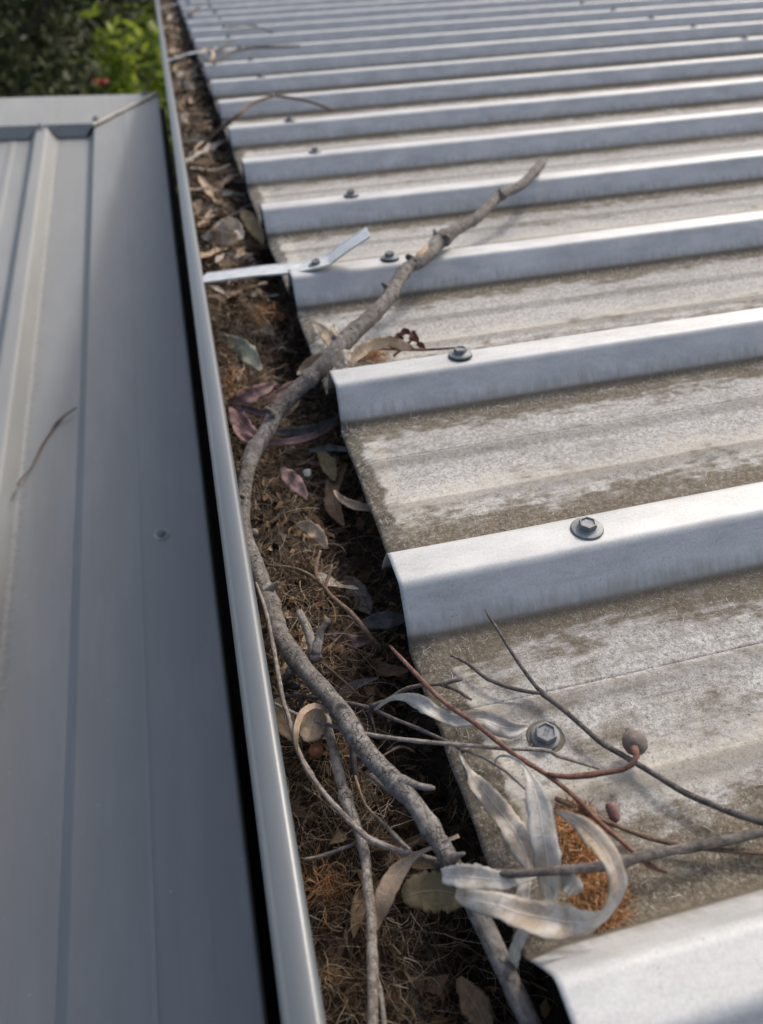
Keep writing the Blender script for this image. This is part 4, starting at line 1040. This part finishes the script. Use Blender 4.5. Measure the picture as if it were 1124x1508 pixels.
leaf('leaf', [(438, 552, .006, 3, 0), (448, 540, .008, 13, 20), (462, 531, .012, 17, 20), (480, 524, .016, 12, 0), (492, 520, .018, 4, 0)], L['tan'], 'tan leaf curving out under the branch over the gutter', fold=0.3)
leaf('leaf', [(462, 542, .014, 5, 0), (470, 548, .015, 12, 0), (481, 551, .015, 12, 0), (486, 552, .014, 6, 0)], L['tan'], 'small snapped tan leaf piece at the corner of a rib', fold=0.2)
leaf('leaf', [(494, 541, .022, 18, 0), (500, 532, .026, 24, 0), (508, 525, .028, 22, 10), (520, 521, .026, 6, 0)], L['paletan'], 'short broad cream leaf leaning on the branch above a rib', fold=0.25)
leaf('leaf', [(516, 541, .020, 6, 0), (521, 528, .024, 14, 0), (533, 516, .026, 18, 10), (550, 507, .026, 18, 20), (572, 503, .024, 15, 20), (592, 508, .020, 14, 10), (606, 513, .016, 3, 0)], L['tan'], 'long tan leaf arching from the branch along the roof pan', fold=0.3, n=30)
leaf('leaf', [(556, 505, .018, 6, 0), (575, 503, .018, 16, 10), (595, 509, .016, 14, 0), (612, 516, .013, 3, 0)], L['brown'], 'dark brown leaf under the long arching tan leaf', fold=0.3)
rs = empty('dried_sprig', ROOF @ Matrix.Translation(at(600, 512, .006)))
tag(rs, 'dark red sprig with small curled dry buds on the roof pan', 'sprig')
twig('stalk', [(536, 513, .014, 4), (575, 514, .013, 4), (616, 515, .012, 4), (645, 514, .013, 4), (672, 512, .016, 3)], MT['barkred'], None, parent=rs)
twig('stalk', [(580, 524, .010, 4), (592, 514, .013, 4), (603, 504, .016, 4), (611, 494, .018, 4)], MT['barkred'], None, parent=rs)
for a in ([(584, 492, .016, 4, 0), (588, 496, .017, 11, 0), (594, 500, .016, 4, 0)], [(590, 495, .02, 3, 0), (596, 488, .022, 10, 0), (604, 490, .02, 4, 0)], [(606, 488, .018, 5, 0), (610, 495, .02, 14, 20), (616, 503, .017, 5, 0)], [(614, 505, .015, 4, 0), (620, 508, .014, 9, 0), (626, 514, .012, 3, 0)]):
    leaf('dry_bud', a, L['redbrown'], None, fold=0.4, n=10, parent=rs)
# gutter leaves in mid distance and near
leaf('leaf', [(414, 690, -.018, 6, 0), (424, 700, -.016, 20, 0), (437, 714, -.016, 23, 5), (447, 726, -.017, 14, 0), (452, 734, -.018, 4, 0)], L['pink'], 'pink brown pointed leaf lying alone on the gutter fibres', fold=0.15)
leaf('leaf', [(510, 682, -.036, 4, 0), (498, 700, -.034, 18, 20), (490, 722, -.033, 22, 10), (491, 745, -.033, 22, 10), (499, 762, -.036, 16, 0), (507, 775, -.038, 4, 0)], L['brown'], 'curved grey brown leaf standing in the dark under the roof edge', fold=0.35)
leaf('leaf', [(492, 722, -.014, 3, 0), (502, 734, -.012, 9, 10), (520, 743, -.012, 13, 0), (540, 747, -.014, 12, 0), (556, 748, -.018, 4, 0)], L['tan'], 'slim tan leaf with hooked stalk pointing under the roof edge', fold=0.3)
leaf('leaf', [(436, 772, -.014, 3, 0), (450, 775, -.013, 18, 10), (464, 784, -.013, 23, 5), (475, 797, -.016, 16, 0), (482, 808, -.02, 4, 0)], L['tan'], 'pale tan leaf below the pink brown leaf in the gutter', fold=0.2)
leaf('leaf', [(470, 665, -.03, 6, 0), (480, 678, -.028, 20, 0), (488, 694, -.028, 22, 0), (492, 708, -.03, 5, 0)], L['olive'], 'small olive brown leaf in shadow beside the curved grey leaf', fold=0.3)
leaf('leaf', [(455, 664, -.03, 5, 0), (485, 660, -.028, 10, 0), (512, 662, -.028, 6, 0)], L['grey'], 'thin grey leaf strip in shadow below the bowed pink leaf', fold=0.3)
leaf('leaf', [(505, 850, -.056, 8, 0), (520, 866, -.055, 30, 0), (534, 886, -.055, 30, 0), (545, 905, -.056, 8, 0)], L['grey'], 'flat grey leaf deep in shadow below a rib end', fold=0.1)
leaf('leaf', [(530, 920, -.046, 8, 0), (555, 915, -.045, 24, 0), (580, 912, -.046, 24, 0), (600, 910, -.048, 5, 0)], L['grey'], 'grey leaf lying level under the roof edge', fold=0.15)
leaf('leaf', [(480, 925, -.034, 6, 0), (500, 940, -.032, 18, 0), (530, 945, -.032, 18, 0), (548, 942, -.034, 4, 0)], L['mauve'], 'dull mauve leaf right of the upright branch stub', fold=0.2)
leaf('leaf', [(676, 1440, -.04, 10, 0), (690, 1465, -.04, 34, 10), (706, 1490, -.04, 40, 0), (722, 1530, -.042, 10, 0)], L['brown'], 'brown leaf in deep shadow near the thick end of the branch', fold=0.3)
leaf('leaf', [(300, 352, -.012, 6, 0), (318, 340, -.008, 18, 20), (335, 330, -.006, 22, 20), (350, 335, -.006, 18, 20), (356, 352, -.010, 6, 0)], L['paletan'], 'cream leaf curled over in the gutter just past the bent strap', fold=0.35)
leaf('leaf', [(298, 345, -.014, 5, 0), (318, 350, -.012, 20, 0), (338, 352, -.012, 20, 0), (356, 347, -.014, 5, 0)], L['tan'], 'tan leaf lying under the curled cream leaf past the strap', fold=0.3)
leaf('leaf', [(356, 310, -.02, 5, 0), (368, 325, -.018, 22, 0), (380, 342, -.02, 20, 0), (388, 360, -.022, 5, 0)], L['olive'], 'dull olive leaf beside the roof edge past the bent strap', fold=0.2)
# ring-curled leaf on the distant strap
leaf('leaf', [(306, 90, .034, 5, 40), (313, 84, .036, 5, 40), (313, 76, .037, 5, 40), (305, 72, .038, 5, 40), (297, 77, .037, 5, 40), (301, 86, .035, 4, 40), (309, 92, .033, 3, 40)], L['tan'], 'tan leaf curled into a ring on the distant strap', fold=0.1, n=30, wave=0.05)

# ================================================================= loose litter leaves (repeats)
def litter_mesh(k):
    ln = 0.062 + 0.007 * (k % 4); hw = (0.0052, 0.0068, 0.0060, 0.0046)[k % 4]
    S = []
    for i in range(15):
        t = i / 14; s = (t - 0.5) * ln
        b = 0.6 * (k % 3 - 1)
        p = V((b * (t - 0.5) ** 2 * ln, s, 0.008 * (0.5 - abs(t - 0.5)) * (1 if k % 2 else -0.6) + 0.003 * sin(t * 5 + k)))
        S.append((p, max(0.0003, hw * sin(pi * t ** 0.8) ** 0.75), V((1, 0, 0.3 * sin(t * 4 + k))).normalized(), V((0, 0, 1))))
    return ribbon(S, 0.35, 0.3, 0, k * 3.1, 5)
kinds = [('tan', 'tan'), ('paletan', 'cream'), ('brown', 'brown'), ('grey', 'grey'), ('mauve', 'mauve')]
LM = {}
for mk_, _ in kinds:
    for k in range(4):
        v, f, uv = litter_mesh(k + len(LM))
        o = mesh_obj('leaf', v, f, L[mk_], None, True, uv); LM[(mk_, k)] = o.data
        bpy.data.objects.remove(o)
def drop(x, y, ang, mk_, cname, far, lift, sc):
    o = bpy.data.objects.new('leaf', LM[(mk_, random.randrange(4))]); col.objects.link(o)
    z = litter_z(x, y) + lift
    o.matrix_world = ROOF @ Matrix.Translation((x, y, z)) @ Matrix.Rotation(ang, 4, 'Z') @ Matrix.Rotation(random.gauss(0, 0.35), 4, 'Y') @ Matrix.Rotation(random.gauss(0, 0.14), 4, 'X') @ Matrix.Scale(sc, 4)
    if far: tag(o, f'dry {cname} leaf in the heaped litter beyond the bent strap', 'leaf', f'{cname} leaves heaped in the far gutter')
    else: tag(o, f'dry {cname} leaf half sunk among the fibres before the bent strap', 'leaf', f'{cname} leaves sunk in the near gutter')
def safe_angle(x, sc):
    lim = min(x + 0.072, 0.055 - x) ; h = 0.036 * sc
    mx = math.asin(max(0.05, min(1, lim / h)))
    return random.uniform(-mx, mx)
for i in range(215):
    y = 0.66 + 3.6 * (random.random() ** 1.7); sc = random.uniform(0.7, 1.25); x = random.uniform(-0.062, -0.004)
    mk_, cn = random.choices(kinds, (5, 3.5, 4, 3, 1.3))[0]
    drop(x, y, safe_angle(x, sc), mk_, cn, True, random.uniform(0.003, 0.014), sc)
for i in range(34):
    y = random.uniform(-0.06, 0.6); sc = random.uniform(0.5, 0.9); x = random.uniform(-0.06, 0.004)
    mk_, cn = random.choices(kinds, (1.5, 0.3, 4, 4, 2))[0]
    drop(x, y, safe_angle(x, sc), mk_, cn, False, random.uniform(-0.002, 0.002), sc)

# ================================================================= garden beyond
def foliage(center, rad3, n, size, seed, clumps=26):
    rnd = random.Random(seed); v, f = [], []
    cl = []
    for i in range(clumps):
        d = V((rnd.gauss(0, 1), rnd.gauss(0, 1), rnd.gauss(0, 1))).normalized() * rnd.random() ** 0.4
        cl.append((V((d.x * rad3[0], d.y * rad3[1], d.z * rad3[2])), rnd.uniform(0.14, 0.34)))
    for i in range(n):
        c, cr = rnd.choice(cl)
        p = V(center) + c + V((rnd.gauss(0, 1) * rad3[0], rnd.gauss(0, 1) * rad3[1], rnd.gauss(0, 1) * rad3[2])) * cr * 0.6
        if p.z < GZ + 0.05: continue
        s = size * rnd.uniform(0.6, 1.3)
        a = V((rnd.gauss(0, 1), rnd.gauss(0, 1), rnd.gauss(-0.4, 0.7))).normalized()
        b = a.cross(V((rnd.gauss(0, 1), rnd.gauss(0, 1), rnd.gauss(0, 1)))).normalized()
        nn = a.cross(b)
        k = len(v)
        v += [p - a * s, p + b * s * 0.34 + nn * s * 0.1, p + a * s, p - b * s * 0.34 + nn * s * 0.1]
        f.append((k, k + 1, k + 2, k + 3))
    return v, f
def plant(name, label, cat, x, y, h, rad3, n, size, material, barkm, seed, group=None, trunk=0.05, clumps=26):
    base = V((x, y, GZ + 0.02)); e = empty(name, Matrix.Translation(base))
    tag(e, label, cat, group)
    cz = h - rad3[2] * 0.95
    v, f = foliage((0, 0, cz), rad3, n, size, seed, clumps)
    v = [q for q in v]
    # keep leaves above the ground
    mesh_obj('crown', [(q[0], q[1], max(q[2], 0.03)) for q in v], f, material, e, False)
    rnd = random.Random(seed + 1); parts = []
    tv, tf, tu = tube_mesh([(0, 0, -0.05, trunk), (0.03, 0.02, cz * 0.5, trunk * 0.8), (0.0, 0.05, cz, trunk * 0.55), (0.04, 0, cz + rad3[2] * 0.6, trunk * 0.15)], 14, 8, 0.1, seed, 6)
    mesh_obj('trunk', tv, tf, barkm, e, True, tu)
    for i in range(7):
        a = rnd.random() * 2 * pi; z0 = cz * rnd.uniform(0.35, 1.0); rr_ = rnd.uniform(0.5, 0.9)
        tv, tf, tu = tube_mesh([(0.01, 0.02, z0, trunk * 0.5), (cos(a) * rad3[0] * rr_ * 0.5, sin(a) * rad3[1] * rr_ * 0.5, z0 + rad3[2] * 0.25, trunk * 0.3), (cos(a) * rad3[0] * rr_, sin(a) * rad3[1] * rr_, z0 + rad3[2] * rnd.uniform(0.3, 0.7), trunk * 0.08)], 10, 6, 0.1, seed + i, 6)
        mesh_obj('limb', tv, tf, barkm, e, True, tu)
    return e
GD = island_material('dark_foliage', [(0, (0.02, 0.026, 0.010)), (0.6, (0.05, 0.062, 0.022)), (1, (0.125, 0.14, 0.045))], 0.6, 0.25)
GO = island_material('olive_foliage', [(0, (0.03, 0.04, 0.012)), (0.6, (0.065, 0.085, 0.025)), (1, (0.11, 0.13, 0.04))], 0.6, 0.3)
GL = island_material('lime_foliage', [(0, (0.07, 0.12, 0.012)), (0.5, (0.15, 0.21, 0.02)), (1, (0.36, 0.43, 0.06))], 0.5, 0.45)
lime = plant('lime_shrub', 'bright lime green leafy shrub beyond the shed roof corner', 'shrub', -0.26, 6.6, 2.25, (0.46, 0.6, 0.85), 1500, 0.075, GL, MT['barkdark'], 11, clumps=34)
plant('lime_shrub', 'second lime green shrub beside the gutter line, farther off', 'shrub', 0.05, 9.2, 2.45, (0.45, 0.8, 0.85), 1300, 0.085, GL, MT['barkdark'], 15, clumps=30)
plant('dark_tree', 'dense dark evergreen tree rising left of the lime shrub', 'tree', -1.5, 8.4, 3.8, (1.2, 1.1, 1.7), 9000, 0.06, GD, MT['barkdark'], 21, None, 0.09, 40)
plant('dark_tree', 'wide dark tree farther back behind the shed roof', 'tree', -0.9, 12.5, 4.4, (2.2, 1.4, 2.1), 11000, 0.08, GD, MT['barkdark'], 23, None, 0.12, 46)
plant('olive_shrub', 'olive green bush at the far left behind the shed roof', 'shrub', -2.9, 9.8, 3.1, (0.9, 0.9, 1.3), 5000, 0.055, GO, MT['barkdark'], 27, None, 0.06, 30)
plant('dark_tree', 'tall dark tree at the far left edge of the garden', 'tree', -5.2, 11.5, 5.0, (2.0, 1.6, 2.3), 9000, 0.085, GD, MT['barkdark'], 31, None, 0.13, 40)
plant('dark_tree', 'dark tree standing past the far end of the gutter', 'tree', 1.8, 15.0, 5.2, (2.4, 1.6, 2.3), 9000, 0.09, GD, MT['barkdark'], 33, None, 0.14, 40)
plant('low_bush', 'low dark bush below the tall trees behind the shed', 'shrub', -1.3, 6.4, 2.3, (0.75, 0.6, 1.0), 5000, 0.05, GD, MT['barkdark'], 37, None, 0.04, 30)
plant('low_bush', 'added dark bush that keeps the gap past the shed corner dark', 'shrub', -0.02, 3.5, 2.05, (0.34, 0.5, 0.75), 3000, 0.04, GD, MT['barkdark'], 41, None, 0.03, 24)  # bush added to hide the bright ground and darken the gap
# red flower showing just over the top capping, carried by the lime shrub
redm = plain('red_petal', (0.62, 0.08, 0.05), (0.80, 0.20, 0.13), 0.5, 60)
d = (R3 @ ray(150, 128)); cw = ROOF @ CAM
P = cw + d * ((5.2 - cw.y) / d.y)
v, f = [], []
for k in range(6):
    a = k * pi / 3 + 0.3
    S = []
    for i in range(7):
        t = i / 6; q = V((cos(a), sin(a) * 0.5, 0.0)) * (0.055 * t) + V((0, -0.02 * t, 0.035 * sin(t * 2.2)))
        S.append((q, 0.018 * sin(pi * min(0.95, t * 0.8 + 0.1)), V((-sin(a), cos(a) * 0.5, 0.2)).normalized(), V((0, -0.5, 1)).normalized()))
    vv, ff, _ = ribbon(S, 0.1, 0.2, 0.2, k, 5)
    o0 = len(v); v += vv; f += [tuple(i + o0 for i in q) for q in ff]
fl = mesh_obj('flower', [lime.matrix_world.inverted() @ (P + q) for q in v], f, redm, lime)
fl['label'] = 'red flower showing just above the shed roof top edge'
a = lime.matrix_world.inverted() @ P
tv, tf, tu = tube_mesh([(*(a + V((0, 0.01, -0.005))), 0.004), (*(a + V((0.05, 0.2, -0.25))), 0.005), (0.0, 0.0, 0.9, 0.008)], 14, 6, 0.05, 1, 6)
mesh_obj('flower_stem', tv, tf, GL, lime, True, tu)
